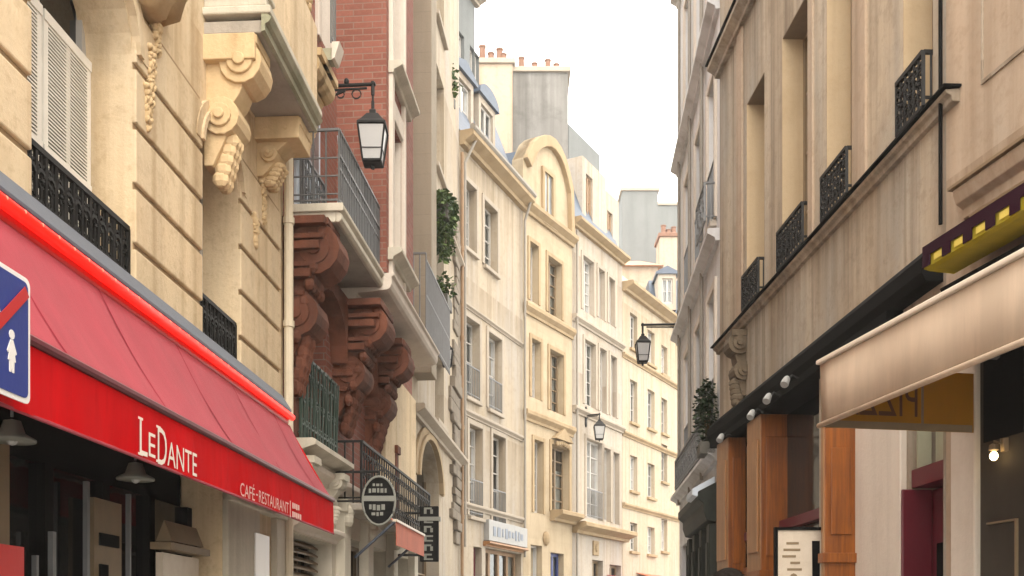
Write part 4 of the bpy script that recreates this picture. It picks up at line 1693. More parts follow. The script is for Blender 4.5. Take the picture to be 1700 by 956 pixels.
# ================================================================== LEFT FAR: sunny cream building closing the street
def build_bright():
    W = WL7
    S1 = W.su(1150)
    b = thing('sunny_building', 'bright cream building with rows of small windows closing the end of the street', 'building', W.p(S1 / 2, -2, 0))
    R = W.rect
    cols = [[(1046, 1058, v0, v1) for v0, v1 in ((522, 580), (632, 702), (757, 815), (868, 915))], [(1075, 1087, v0, v1) for v0, v1 in ((550, 605), (648, 712), (770, 826), (875, 920))], [(1098, 1108, v0, v1) for v0, v1 in ((575, 622), (662, 720), (738, 800), (862, 915))]]
    ops = [R(*q) for c in cols for q in c]
    ze = W.zv(.4, 478)
    m = MB()
    facade(m, W, .01, S1, 0, ze, ops, .22, 6)
    obj('wall', m, 'bright', b)
    for q in ops:
        window(W, q, b, .16, 'whitepaint', 'glasspale', 3, sill='yellowtrim')
    m = MB()
    ledge(m, W, 0, S1, ze - .2, .3, .4)
    ledge(m, W, 0, S1, W.zv(1.5, 610), .16, .1)
    ledge(m, W, 0, S1, W.zv(1.5, 735), .16, .1)
    ledge(m, W, 0, S1, W.zv(1.5, 850), .16, .1)
    obj('string_course', m, 'yellowtrim', b)
    m = MB()
    mansard(m, W, 0, S1, ze + .05, 1.3, 1.2)
    obj('roof', m, 'trimfar', b)
build_bright()

# ------------------------------------------------------------------ roofs and chimneys beyond
def block(name, lab, u0, u1, v, Y, depth, mat, potspec=None, cap='trimfar', bottom=0.0):
    W = Wall((u0 - CU) / F * Y, Y, 1e6, 'L')          # a frame facing the camera: s to the right, o towards the camera
    w = (u1 - u0) / F * Y
    z = CZ + (CV - v) / F * Y
    t = thing(name, lab, 'building', W.p(w / 2, -depth / 2, bottom))
    m = MB()
    m.box(W, 0, w, -depth, 0, bottom, z)
    obj('wall', m, mat, t)
    m = MB()
    m.box(W, -.08, w + .08, -depth - .08, .08, z + .002, z + .16)
    c = obj('coping', m, cap, t, bevel=.02)
    if potspec:
        n, h, r = potspec
        m = MB()
        pots(m, W, .15, w - .15, -.2, z + .16, n, h, r)
        obj('chimney_pot', m, 'pot', c)
    return t, W, w, z
block('party_wall_building', 'cream gable wall topped by a row of orange chimney pots', 790, 851, 106, 31.5, 4, 'tanpale', (4, .5, .12))
t_, W_, w_, z_ = block('party_wall_building', 'tall weathered grey gable wall with small chimney pots behind the curved gable', 851.5, 943, 120, 31.7, 4, 'greywall', (4, .4, .11))
block('distant_building', 'pale grey blank wall beyond the white building', 1033, 1092, 317, 47, 5, 'greyfar', None)
block('distant_building', 'faint grey rooftop block farthest down the street', 1070, 1150, 341, 53, 5, 'greyfar', None)
block('distant_chimney', 'cream chimney stack with an orange rim near the end of the street', 1096, 1126, 393, 44, 1.2, 'tanpale', (3, .4, .13), 'pot')
def tiled_roof():
    Y = 42.0
    W = Wall((1030 - CU) / F * Y, Y, 1e6, 'L')
    zb = CZ + (CV - 470) / F * Y
    t = thing('tiled_house', 'house with a hipped orange tile roof behind the bright cream building', 'house', W.p(.8, -2, 0))
    w = (1095 - 1030) / F * Y
    m = MB()
    m.box(W, 0, w, -4, 0, 0, zb)
    obj('wall', m, 'bright', t)
    zt = CZ + (CV - 413) / F * Y
    z0 = CZ + (CV - 442) / F * Y
    m = MB()
    m.box(W, .05, w - .05, -3.95, -.05, zb, z0)
    obj('upper_wall', m, 'tanpale', t)
    m = MB()
    P = [W.p(-.15, .15, z0), W.p(w + .15, .15, z0), W.p(w + .15, -4.1, z0), W.p(-.15, -4.1, z0), W.p(w * .3, -1.4, zt), W.p(w * .62, -1.4, zt)]
    m.add(P, [(0, 1, 5, 4), (1, 2, 5), (2, 3, 4, 5), (3, 0, 4), (0, 1, 2, 3)])
    obj('roof', m, 'tile', t)
tiled_roof()
def far_dormer():
    Y = 40.0
    W = Wall((1088 - CU) / F * Y, Y, 1e6, 'L')
    z0 = CZ + (CV - 520) / F * Y
    z1 = CZ + (CV - 448) / F * Y
    t = thing('distant_dormer_house', 'pale blue roofed house with one dormer at the end of the street', 'house', W.p(.5, -1, 0))
    m = MB()
    m.box(W, 0, 1.6, -3, -.2, 0, z0)
    obj('wall', m, 'white', t)
    m = MB()
    m.prism(W, [(.1, z0 - .3), (-1.2, z1), (-3, z1), (-3, z0 - .3)], -.1, 1.7)
    r = obj('roof', m, 'zincblue', t)
    d = dormer(W, .1, .8, z0 + .1, z1 - .2, .1, -1.2, r)
far_dormer()

# ================================================================== RIGHT: streaked tan building
def build_tan():
    W = WR1
    S0 = W.su(1570) + .0
    b = thing('tan_building', 'streaked tan plaster building with iron window guards above wooden shop pillars', 'building', W.p(S0 / 2, -3, 0))
    u = W.su
    zs = W.zv(u(1195, .12), 573, .12)
    ops = []
    for u0, u1 in ((1500, 1549), (1373, 1419), (1299, 1344), (1240, 1269)):
        a, c = u(u1), u(u0)
        ops.append([a, c, zs + .16, 7.6])
    ops2 = [[q[0], q[1], 8.95, 10.9] for q in ops]
    shop = [u(1360), -.1, .2, 3.95]
    pas = [u(1566), u(1508), .15, 3.75]
    m = MB()
    facade(m, W, S0, 0, 0, 11.6, ops + ops2 + [shop, pas], .24, 9)
    obj('wall', m, 'tan', b)
    for i, q in enumerate(ops + ops2):
        f = window(W, q, b, .24, 'brownframe', 'glass', 4)
        m = MB()
        m.box(W, q[1] - .012, q[1] - .0045, -.235, .004, q[2], q[3] - .01)
        obj('jamb', m, 'tansmooth', f)
        m = MB()
        m.box(W, q[0] + .02, q[1] - .013, -.236, .0, q[3] - .014, q[3] - .005)
        obj('soffit', m, 'brownframe', f)
        m = MB()
        scroll_panel(m, W, q[0] + .02, q[1] - .02, .06, q[2] + .015, q[2] + .39, .17, .012)
        scroll_panel(m, W, q[0] + .02, q[1] - .02, .066, q[2] + .1, q[2] + .3, .17, .008, False)
        side_rail(m, W, q[0] + .02, -.05, .06, q[2] + .015, q[2] + .39, .06, .010)
        side_rail(m, W, q[1] - .02, -.05, .06, q[2] + .015, q[2] + .39, .06, .010)
        obj('iron_balconette', m, 'iron', f)
    m = MB()
    a = u(1552, .15)
    m.prism(W, [(-.02, zs + .02), (.035, zs + .025), (.04, zs + .06), (.07, zs + .075), (.08, zs + .1), (-.02, zs + .11)], a, .06)
    m.cut()
    ledge(m, W, u(1262), .06, 8.58, .16, .15)
    st = obj('string_course', m, 'tan', b, bevel=.006)
    m = MB()
    m.box(W, a - .02, .09, -.02, .10, zs + .112, zs + .128)
    m.cut()
    m.box(W, u(1262) - .02, .08, -.02, .17, 8.743, 8.762)
    obj('lead_flashing', m, 'black', st)
    m = MB()
    for uu in (1235,):
        s = u(uu)
        console(m, W, s, .2, .11, zs - .03, .75)
        for k in range(9):
            m.blob(W.p(s + random.uniform(-.1, .1), .06, zs - .2 - .085 * k), .05, .05, .05, W, 7, 5)
    obj('carved_bracket', m, 'sootcarved', b)
    # vertical plaster bands
    m = MB()
    for u0, u1 in ((1418, 1440), (1344, 1352), (1225, 1234)):
        m.cut()
        m.box(W, u(u1), u(u0), -.02, .022, zs + .16, 11.2)
    obj('plaster_band', m, 'tanpale', b, bevel=.006)
    m = MB()
    m.tube([W.p(S0 - .03, .05, 4.3), W.p(S0 - .03, .05, 11)], .014, 8)
    obj('downpipe', m, 'black', b)
    # black fascia box over the shop
    zt = 4.2
    m = MB()
    m.prism(W, [(0, zt - .26), (.12, zt - .26), (.15, zt - .2), (.15, zt - .1), (.12, zt - .06), (.06, zt), (0, zt)], u(1566), .05)
    fa = obj('shop_fascia', m, 'black', b)
    m = MB()
    m.box(W, u(1500), .0, -.235, .13, 3.86, 3.935)
    obj('fascia_soffit', m, 'black', fa)
    # wooden pillars, varnished orange on the sides, paler on the front
    for (f0, f1, e) in ((1190, 1208, 1238), (1240, 1262, 1318), (1366, 1369, 1420)):
        o = .1
        s1 = u(f0, o)
        s0 = u(f1, o)
        if f1 - f0 < 8:
            s0 = u(1420, .05)
            o = min((abs(CU + F * W.p(s0, d / 200, 0).x / W.p(s0, d / 200, 0).y - 1367), d) for d in range(10, 120))[1] / 200
            s1 = s0 + .06
            e = 1424
        ht = 3.3 if e == 1424 else 3.86
        # depth of the side that faces the camera
        best = min((abs((lambda q: CU + F * q.x / q.y)(W.p(s0, -d / 100, 0)) - e), d) for d in range(-int(o * 100) + 1, 60))[1] / 100
        best = min(best, .5)
        m = MB()
        m.box(W, s0 + .003, s1, -best, o - .012, .12, ht)
        for z0, z1 in ((.3, 2.0), (2.35, ht - .24)):
            m.box(W, s0 - .012, s0 + .003, -best + .05, o - .06, z0, z1)
        m.box(W, s0 - .03, s1 + .02, -best, o + .02, 2.12, 2.2)
        pl = obj('shop_pillar', m, 'woodorange', b, bevel=.006)
        m = MB()
        m.box(W, s0 + .0, s1 - .0, o - .012, o, .12, 2.118)
        m.box(W, s0 + .0, s1 - .0, o - .012, o, 2.202, ht)
        if s1 - s0 > .2:
            m.box(W, s0 + .06, s1 - .06, o, o + .02, 2.4, 3.6)
            m.box(W, s0 + .06, s1 - .06, o, o + .02, .4, 1.95)
        obj('pillar_front', m, 'woodtan', pl, bevel=.006)
    m = MB()
    m.box(W, shop[0] + .02, shop[1] - .02, -.225, -.19, .2, 3.85)
    sh = obj('shop_window', m, 'glassdark', b)
    m = MB()
    m.box(W, shop[0] + .02, shop[1] - .02, -.18, -.1, 2.62, 2.72)
    m.box(W, shop[0] + .02, shop[1] - .02, -.185, -.1, .2, .9)
    obj('transom', m, 'maroon', sh)
    m = MB()
    m.box(W, shop[0] + .02, shop[1] - .02, -.18, -.09, 2.1, 2.3)
    obj('shop_rail', m, 'woodorange', sh)
    # narrow printed panel on the nearest pillar
    # pale stone pillars and the maroon doorway
    m = MB()
    m.box(W, u(1505), u(1421), -.02, .05, .1, 3.85)
    obj('stone_pillar', m, 'trim', b, bevel=.012)
    m = MB()
    q = pas
    m.box(W, q[0] + .01, q[1] - .01, -.235, -.17, .15, 2.60)
    m.box(W, q[1] - .03, q[1] - .0045, -.168, .06, .15, 2.60)
    dr = obj('door', m, 'maroon', b, bevel=.01)
    m = MB()
    for z0, z1 in ((.4, 1.2), (1.35, 2.2)):
        m.box(W, q[0] + .12, q[1] - .12, -.168, -.15, z0, z1)
    obj('door_panel', m, 'black', dr, bevel=.01)
    m = MB()
    m.box(W, q[0] + .01, q[1] - .01, -.236, -.02, 2.61, 2.74)
    obj('door_lintel', m, 'maroon', dr)
    m = MB()
    m.rect(W, q[0] + .005, q[1] - .005, 2.75, 3.74, -.2)
    obj('fanlight', m, 'glass', dr)
    m = MB()
    m.box(W, q[0] + .01, q[1] - .01, -.22, -.18, 3.1, 3.14)
    m.box(W, q[1] - .25, q[1] - .05, -.22, -.18, 2.75, 3.74)
    m.box(W, q[1] - .03, q[1] - .0045, -.16, -.06, 2.75, 3.74)
    obj('fanlight_bar', m, 'palegreen', dr)
    m = MB()
    ledge(m, W, S0, .05, 11.2, .4, .45)
    obj('cornice', m, 'tan', b)
    return b
build_tan()

def spot(W, u, v, o, i):
    s, z = W.sz(u, v, o)
    t = thing('spotlight', SPL[i], 'lamp', W.p(s, o, z), 'white spotlights along the black shop fascia')
    m = MB()
    c = W.p(s, o, z)
    d = (W.p(s - .12, o + .1, z - .16) - c).normalized()
    m.tube([c - d * .05, c - d * .03, c + d * .05, c + d * .065], [.022, .032, .04, .036], 12)
    obj('lamp_head', m, 'lampwhite', t, smooth=False)
    m = MB()
    m.tube([W.p(s, o - .12, z + .02), W.p(s, o - .06, z + .05), c], .01, 6)
    obj('lamp_arm', m, 'iron', t)
SPL = ['white spotlight at the far end of the black fascia above the first wooden pillar', 'white spotlight on the black fascia above the second wooden pillar',
       'white spotlight in the middle of the black fascia over the dark shop window', 'white spotlight of the black fascia nearest the beige awning']
for i, (a, c) in enumerate(((1197, 726), (1248, 687), (1275, 660), (1305, 632))):
    spot(WR1, a, c, .26, i)

def menu_board():
    Y = 8.6
    W = Wall((1291 - CU) / F * Y, Y, 1e6, 'L')
    w = (1366 - 1291) / F * Y
    z = CZ + (CV - 880) / F * Y
    t = thing('menu_board', 'cream menu poster in a thin dark frame standing between two wooden pillars', 'sign', W.p(w / 2, -.03, .12))
    m = MB()
    m.box(W, 0, w, -.03, 0, z - 1.25, z)
    obj('poster', m, 'poster', t)
    m = MB()
    f = .025
    m.box(W, -f, w + f, -.04, .015, z + .001, z + f)
    m.box(W, -f, w + f, -.04, .015, z - 1.25 - f, z - 1.251)
    m.box(W, -f, -.001, -.04, .015, z - 1.25, z)
    m.box(W, w + .001, w + f, -.04, .015, z - 1.25, z)
    obj('frame', m, 'black', t)
    m = MB()
    m.box(W, .03, .07, -.08, -.045, .12, z - .1)
    m.box(W, w - .07, w - .03, -.08, -.045, .12, z - .1)
    obj('leg', m, 'black', t)
    m = MB()
    m.plate(W, [(w * .76, z - .09), (w * .93, z - .09), (w * .93, z - .4), (w * .84, z - .52), (w * .77, z - .5)], .0, .004)
    obj('dark_print', m, 'black', t)
    m = MB()
    random.seed(9)
    for k in range(5):
        a = random.uniform(.1, .3) * w
        m.box(W, a, a + random.uniform(.2, .4) * w, 0, .003, z - .12 - .055 * k, z - .1 - .055 * k)
    for k in range(12):
        m.blob(W.p(w * .35 + random.uniform(-.06, .06), 0, z - .48 + random.uniform(-.12, .1)), .035, .004, .035, W, 7, 4)
    obj('brown_print', m, 'shoptan', t)
menu_board()
def pillar_card():
    W = WR1
    s = W.su(1394, .0)
    Y = W.p(s, 0, 0).y
    Y = 8.55
    V = Wall((1384 - CU) / F * Y, Y, 1e6, 'L')
    w = (1401 - 1384) / F * Y
    z = CZ + (CV - 848) / F * Y
    t = thing('menu_card', 'tall narrow white menu card in a dark holder on the orange wooden pillar', 'sign', V.p(w / 2, 0, z - .9))
    m = MB()
    m.box(V, 0, w, -.01, .0, z - .9, z)
    obj('card', m, 'poster', t)
    m = MB()
    m.box(V, -.025, w + .025, -.06, -.0105, z - .93, z + .04)
    m.box(V, -.025, w + .025, -.0105, .015, z + .001, z + .04)
    obj('holder', m, 'brownframe', t)
menu_board and pillar_card()

# ================================================================== RIGHT NEAR: building with the beige awning
def build_near():
    W = WR0
    b = thing('near_building', 'pale tan building with a stone window ledge above the beige awning', 'building', W.p(-4, -3, 0))
    u = W.su
    qs = [u(1760), u(1633), .15, 3.6]
    win = [u(1760), u(1640), W.zv(u(1640), 285), 8.5]
    m = MB()
    facade(m, W, -7, -.005, 0, 9.5, [qs], .3, 9)
    obj('wall', m, 'tanpale', b)
    m = MB()
    s, z = W.sz(1586, 325, .1)
    m.prism(W, [(-.02, z - .16), (.05, z - .15), (.05, z - .09), (.1, z - .06), (.12, z), (.12, z + .03), (-.02, z + .03)], -7, s)
    st = obj('window_ledge', m, 'tanpale', b, bevel=.006)
    m = MB()
    m.box(W, -7, s + .02, -.02, .145, z + .032, z + .052)
    m.box(W, -7, s - .1, -.02, .07, z - .19, z - .163)
    obj('lead_flashing', m, 'brownframe', st)
    m = MB()
    s, z = W.sz(1631, 138)
    m.box(W, -7, s, -.01, .012, z - .012, z + .012)
    m.box(W, s - .012, s + .0, -.01, .012, z + .012, 9.4)
    obj('plaster_joint', m, 'tan', b)
    # dark panelled shop front under the awning
    m = MB()
    m.box(W, -7, u(1626), .01, .05, .1, 3.55)
    sf = obj('shop_front', m, 'taupe', b)
    m = MB()
    m.box(W, u(1618, .09), u(1577, .09), -.02, .09, .1, 3.5)
    obj('stone_pillar', m, 'trim', b, bevel=.015)
    m = MB()
    a, c = u(1690, .05), u(1642, .05)
    z1 = W.zv(c, 868, .05)
    m.box(W, a, c, .051, .07, z1 - .012, z1)
    m.box(W, a - .006, a + .006, .051, .07, .4, z1)
    m.box(W, a, c, .051, .07, .4, .412)
    obj('panel_moulding', m, 'shoptan', sf)
    m = MB()
    m.box(W, u(1700, .05), u(1632, .06), .051, .058, 2.75, 3.5)
    obj('black_panel', m, 'black', sf)
build_near()

def wall_bulb():
    W = WR0
    o = .13
    s, z = W.sz(1650, 757, o)
    t = thing('wall_lamp', 'lit globe bulb in a small brass wall lamp on the dark shop front', 'lamp', W.p(s, o, z))
    m = MB()
    m.blob(W.p(s, o, z), .024, .024, .028, None, 12, 8)
    obj('bulb', m, 'bulb', t, smooth=True)
    m = MB()
    m.lathe(W.p(s, o, z + .028), [(.012, 0), (.03, .01), (.026, .04), (.008, .05)], 12)
    m.tube([W.p(s, .05, z + .07), W.p(s, o, z + .09), W.p(s, o, z + .07)], .007, 6)
    m.tube([W.p(s, .05, z + .03), W.p(s, .055, z + .11)], .03, 8)
    obj('bracket', m, 'shoptan', t)
wall_bulb()

def build_beige_awning():
    W = WR0
    n_ = W.n
    sW = W.su(1622, 0.06)
    # far front corner of the awning
    best = min((abs((lambda q: CU + F * q.x / q.y)(W.p(sW, d / 200, 0)) - 1361), d) for d in range(40, 400))[1] / 200
    o = best
    zb = W.zv(sW, 708, o)
    zt = W.zv(sW, 606, o)
    sN = -4.5
    zw = zt + .14
    t = thing('beige_awning', 'plain beige shop awning with a deep front valance and a yellow end panel', 'awning', W.p((sW + sN) / 2, .1, zb))
    m = MB()
    N, K = 30, 8
    def P(i, j, low):
        s = sN + (sW - sN) * i / N
        q = j / K
        return W.p(s, .1 + (o - .1) * q, zw + (zt - zw) * q - .03 * sin(pi * q) + .004 * sin(i * 2.1) * sin(pi * q) - low)
    vs = [P(i, j, 0) for i in range(N + 1) for j in range(K + 1)] + [P(i, j, .006) for i in range(N + 1) for j in range(K + 1)]
    Q = (N + 1) * (K + 1)
    fs = []
    for i in range(N):
        for j in range(K):
            a = i * (K + 1) + j
            q = (a, a + 1, a + K + 2, a + K + 1)
            fs += [q, tuple(x + Q for x in q[::-1])]
    m.add(vs, fs)
    obj('canopy', m, 'beigecloth', t, smooth=True)
    m = MB()
    N = 40
    for i in range(N):
        a, c = sN + (sW - sN) * i / N, sN + (sW - sN) * (i + 1) / N
        wa, wc = .012 * sin(i * .9), .012 * sin((i + 1) * .9)
        zm = (zt + zb) / 2
        m.face([W.p(a, o, zt), W.p(c, o, zt), W.p(c, o + wc * .6, zm), W.p(a, o + wa * .6, zm)])
        m.face([W.p(a, o + wa * .6, zm), W.p(c, o + wc * .6, zm), W.p(c, o + wc, zb), W.p(a, o + wa, zb)])
    v = obj('valance', m, 'beigecloth', t, smooth=True)
    v.modifiers.new('thick', 'SOLIDIFY').thickness = .006
    m = MB()
    m.tube([W.p(sN, o + .008, zb + .004), W.p(sW, o + .008, zb + .004)], .016, 8)
    obj('valance_hem', m, 'beigecloth', v, smooth=True)
    m = MB()
    m.box(W, sN, sW + .015, o - .03, o + .022, zt + .002, zt + .03)
    obj('front_bar', m, 'beigebar', t, bevel=.008)
    # yellow end panel, its lettering reads from the other side
    ze0 = zb - .005
    m = MB()
    m.box(W, sW - .008, sW, .08, o - .012, ze0 - .0, zt - .01)
    e = obj('end_panel', m, 'yellowcloth', t)
    V = Wall(W.p(sW - .0085, o, 0).x, W.p(sW - .0085, o, 0).y, 0, 'L')
    V.d = -W.n.copy()
    V.n = -W.d.copy()
    L = o - .08
    tm = text('lettering', 'PIZZA', V, .12, L * .62, ze0 + .085, ze0 + .30, .002, None, None, flip=True)
    obj('lettering', tm, 'letterbrown', e)
    m = MB()
    m.box(V, L * .645, L * .66, 0.0005, .003, ze0 + .03, zt - .02)
    m.box(V, .02, L - .02, .0005, .003, ze0 + .0, ze0 + .045)
    obj('panel_border', m, 'shoptan', e)
    m = MB()
    m.tube([W.p(sW - .25, .1, zw - .1), W.p(sW - .45, o * .5, zt - .02), W.p(sW - .25, o - .05, zt - .02)], .025, 6)
    obj('awning_arm', m, 'irongrey', t)
build_beige_awning()

def build_crenel_awning():
    W = WR0
    o = .42
    s1, z1 = W.sz(1531, 412, o)
    z0 = W.zv(s1, 446, o)
    s0 = -4.2
    t = thing('crenellated_awning', 'dark purple awning with a square toothed valance and yellow green lining above the beige awning', 'awning', W.p(-2, .1, z0))
    m = MB()
    N = 46
    w = .105
    s = s1
    k = 0
    mid = z1 - (z1 - z0) * .5
    ms = MB()
    m.box(W, s0, s1, o - .006, o, mid, z1)
    while s > s0:
        if k % 2 == 0:
            m.box(W, s - w * .8, s, o - .005, o + .001, z0, mid + .002)
        s -= w
        k += 1
    v = obj('valance', m, 'purple', t)
    m = MB()
    m.prism(W, [(.2, z0 - .02), (o - .05, z0 - .012), (o - .05, z0 - .004), (.2, z0 - .012)], s0, s1)
    m.prism(W, [(o - .05, z0 - .012), (o - .012, z0 - .003), (o - .012, mid + .02), (o - .02, mid + .02), (o - .02, z0), (o - .05, z0 - .006)], s0, s1)
    obj('lining', m, 'limecloth', t)
    m = MB()
    s = s1 - w
    k = 1
    while s > s0:
        m.cut()
        m.box(W, s - w * .9, s - w * .1, o - .009, o - .0065, z0 + .015, mid - .01)
        s -= w * 2
    obj('yellow_glow_square', m, 'yellowglow', t)  # squares coloured bright to stand for light showing between the teeth
    m = MB()
    m.prism(W, [(.0, z1 + .18), (.02, z1 + .2), (o, z1 + .004), (o - .01, z1 - .004)], s0, s1)
    obj('canopy', m, 'purple', t)
    m = MB()
    m.prism(W, [(.0, z0 - .3), (.2, z0 - .3), (.3, z0 - .12), (.0, z0 - .101)], s0, s1 - .0)
    obj('roller_box', m, 'black', t)
build_crenel_awning()

# ================================================================== RIGHT FAR: grey-white building
def build_greyR():
    W = WR2
    S1 = W.su(1128)
    b = thing('grey_building', 'tall grey white building with narrow windows beyond the tan building', 'building', W.p(S1 / 2, -3, 0))
    ops = []
    for z in (4.1, 7.0, 10.0, 13.0):
        for a, c in ((.35, 1.05), (1.75, 2.5), (3.3, 4.0)):
            ops.append([a, c, z, z + 2.0])
    ops.append([.2, S1 - .4, .2, 3.0])
    m = MB()
    facade(m, W, 0, S1, 0, 15.4, ops, .22, 9)
    obj('wall', m, 'greyR', b)
    for i, q in enumerate(ops[:-1]):
        window(W, q, b, .16, 'whitepaint', 'glass', 4, surround='trim', sill='trim', guard='irongrey' if q[2] < 8 else None)
    window(W, ops[-1], b, .1, 'irongreen', 'glassdark', 2, 4, name='shop_window')
    m = MB()
    for z in (3.75, 6.6, 9.6, 12.6):
        ledge(m, W, 0, S1, z, .16, .16)
    ledge(m, W, 0, S1, 15.0, .4, .5)
    obj('string_course', m, 'greyR', b)
    m = MB()
    for s in (1.4, 2.9, 4.5):
        m.cut()
        m.tube([W.p(s, .06, 3.7), W.p(s, .06, 15)], .028, 8)
    obj('downpipe', m, 'farpipe', b)
    m = MB()
    scroll_panel(m, W, .25, 1.15, .16, 6.95, 7.45, .3, .010)
    side_rail(m, W, .25, 0, .16, 6.95, 7.45, .07, .009)
    side_rail(m, W, 1.15, 0, .16, 6.95, 7.45, .07, .009)
    m.cut()
    scroll_panel(m, W, .8, 4.2, .15, 3.93, 4.4, .32, .010)
    side_rail(m, W, 4.2, 0, .15, 3.93, 4.4, .07, .010)
    obj('iron_balconette', m, 'irongrey', b)
    m = MB()
    m.prism(W, [(0, 2.95), (.16, 2.98), (.2, 3.1), (.2, 3.2), (.27, 3.26), (.27, 3.36), (.0, 3.5)], .05, 2.6)
    fa = obj('shop_fascia', m, 'shopblack', b, bevel=.01)
    m = MB()
    for s in (.2, 1.0, 1.8, 2.5):
        m.cut()
        m.box(W, s - .13, s + .13, 0, .13, .1, 2.94)
        m.box(W, s - .09, s + .09, .13, .15, .5, 1.4)
        m.box(W, s - .09, s + .09, .13, .15, 1.6, 2.7)
    obj('shop_pilaster', m, 'shopblack', fa, bevel=.012)
    m = MB()
    m.prism(W, [(.28, 3.3), (.34, 3.32), (.34, 3.40), (.05, 3.56), (.05, 3.48)], .1, .8)
    obj('fascia_canopy', m, 'bluewhite', fa)
build_greyR()
small_plant('balcony_shrub', 'dark green shrub in a planter where the grey and tan buildings meet', WR2, .2, .15, 4.0, (.15, .17, .5), 700, .07, (.2, .1, .16), 'leafdark')

# ================================================================== street lamps on wall brackets
def lantern(t, top, w=.36, h=.58):
    """four sided lantern hanging below point top"""
    c = Vector(top)
    z = c.z
    m = MB()
    m.tube([c, c - Vector((0, 0, .12))], .018, 6)
    m.lathe(c - Vector((0, 0, .12 + h * .30)), [(w * .56, 0), (w * .56, .02), (w * .42, h * .10), (w * .22, h * .24), (w * .12, h * .26), (w * .13, h * .32), (w * .04, h * .36)], 4, pi / 4)
    cap = obj('lantern_cap', m, 'iron', t)
    zb = z - .12 - h * .30
    zl = zb - h * .62
    m = MB()
    m.lathe((c.x, c.y, zl), [(w * .34, .012), (w * .50, h * .60)], 4, pi / 4)
    obj('lantern_glass', m, 'lampglass', t)
    m = MB()
    for k in range(4):
        a = pi / 4 + k * pi / 2
        m.tube([(c.x + w * .36 * cos(a), c.y + w * .36 * sin(a), zl), (c.x + w * .53 * cos(a), c.y + w * .53 * sin(a), zb)], .011, 5)
    m.lathe((c.x, c.y, zl - .025), [(w * .30, 0), (w * .38, .012), (w * .38, .03)], 4, pi / 4)
    m.tube([(c.x + w * .41 * cos(pi / 4 + k * pi / 2), c.y + w * .41 * sin(pi / 4 + k * pi / 2), zl + h * .2) for k in range(4)], .006, 4, closed=True)
    m.tube([(c.x, c.y, zl - .07), (c.x, c.y, zl - .02)], .02, 6)
    obj('lantern_frame', m, 'iron', t)

def bracket_lamp(W, u_root, v_arm, u_tip, lab, w, h, o_root=0.0, scroll=True, v_top=None):
    s = W.su(u_root, o_root)
    z = W.zv(s, v_arm, o_root)
    # arm straight out of the wall until it reaches the tip column
    o = min((abs((lambda q: CU + F * q.x / q.y)(W.p(s, o_root + d / 200, 0)) - u_tip), d) for d in range(10, 500))[1] / 200 + o_root
    t = thing('street_lamp', lab, 'street lamp', W.p(s, o_root, z), 'wall mounted street lanterns')
    m = MB()
    m.box(W, s - .05, s + .05, o_root - .01, o_root + .03, z - .26, z + .22)
    m.blob(W.p(s, o_root + .02, z + .22), .05, .03, .07, W)
    m.blob(W.p(s, o_root + .02, z - .26), .05, .03, .07, W)
    obj('wall_plate', m, 'iron', t)
    m = MB()
    m.tube([W.p(s, o_root, z + .02), W.p(s, o + .03, z + .02)], .022, 6)
    m.tube([W.p(s, o_root, z - .03), W.p(s, o_root + (o - o_root) * .9, z - .02)], .014, 6)
    if scroll:
        pts = []
        for k in range(12):
            a = k / 11
            pts.append(W.p(s, o_root + .02 + (o - o_root) * .5 * a, z - .24 + .2 * a ** .5))
        m.tube(pts, .013, 5)
        for cx, rr in ((.45, .04), (.72, .05)):
            m.tube([W.p(s, o_root + (o - o_root) * cx + rr * cos(k * pi / 5), z - .06 - rr * .4 + rr * sin(k * pi / 5)) for k in range(10)], .009, 4, closed=True)
        m.blob(W.p(s, o_root + (o - o_root) * .55, z + .06), .03, .03, .04, W)
    m.tube([W.p(s, o, z + .05), W.p(s, o, z - .1)], .02, 6)
    obj('bracket_arm', m, 'iron', t)
    top = W.p(s, o, z - .04)
    if v_top:
        top.z = CZ + (CV - v_top) * top.y / F
        m = MB()
        m.tube([W.p(s, o, z), top], .012, 6)
        obj('hanger', m, 'iron', t)
    lantern(t, top, w, h)
bracket_lamp(WL2, 522, 147, 619, 'large black lantern with frosted glass on a bracket above the brick balcony', .39, .60, 0.0, True, 168)
bracket_lamp(WR2, 1128, 540, 1067, 'small black lantern hanging from the grey building over the bright street end', .32, .52, 0.0, False)
bracket_lamp(WL6, 972, 691, 995, 'far small lantern on a bracket on the white building', .42, .60, 0.0, False)
def small_wall_lantern():
    W = WL2
    s, z = W.sz(728, 560, .12)
    t = thing('wall_lantern', 'small dark lantern fixed on the narrow cream building above the stone arch', 'street lamp', W.p(s, .1, z))
    m = MB()
    m.tube([W.p(s, 0, z), W.p(s, .28, z + .02), W.p(s, .28, z - .05)], .02, 6)
    obj('bracket_arm', m, 'iron', t)
    lantern(t, W.p(s, .28, z), .3, .45)
small_wall_lantern()

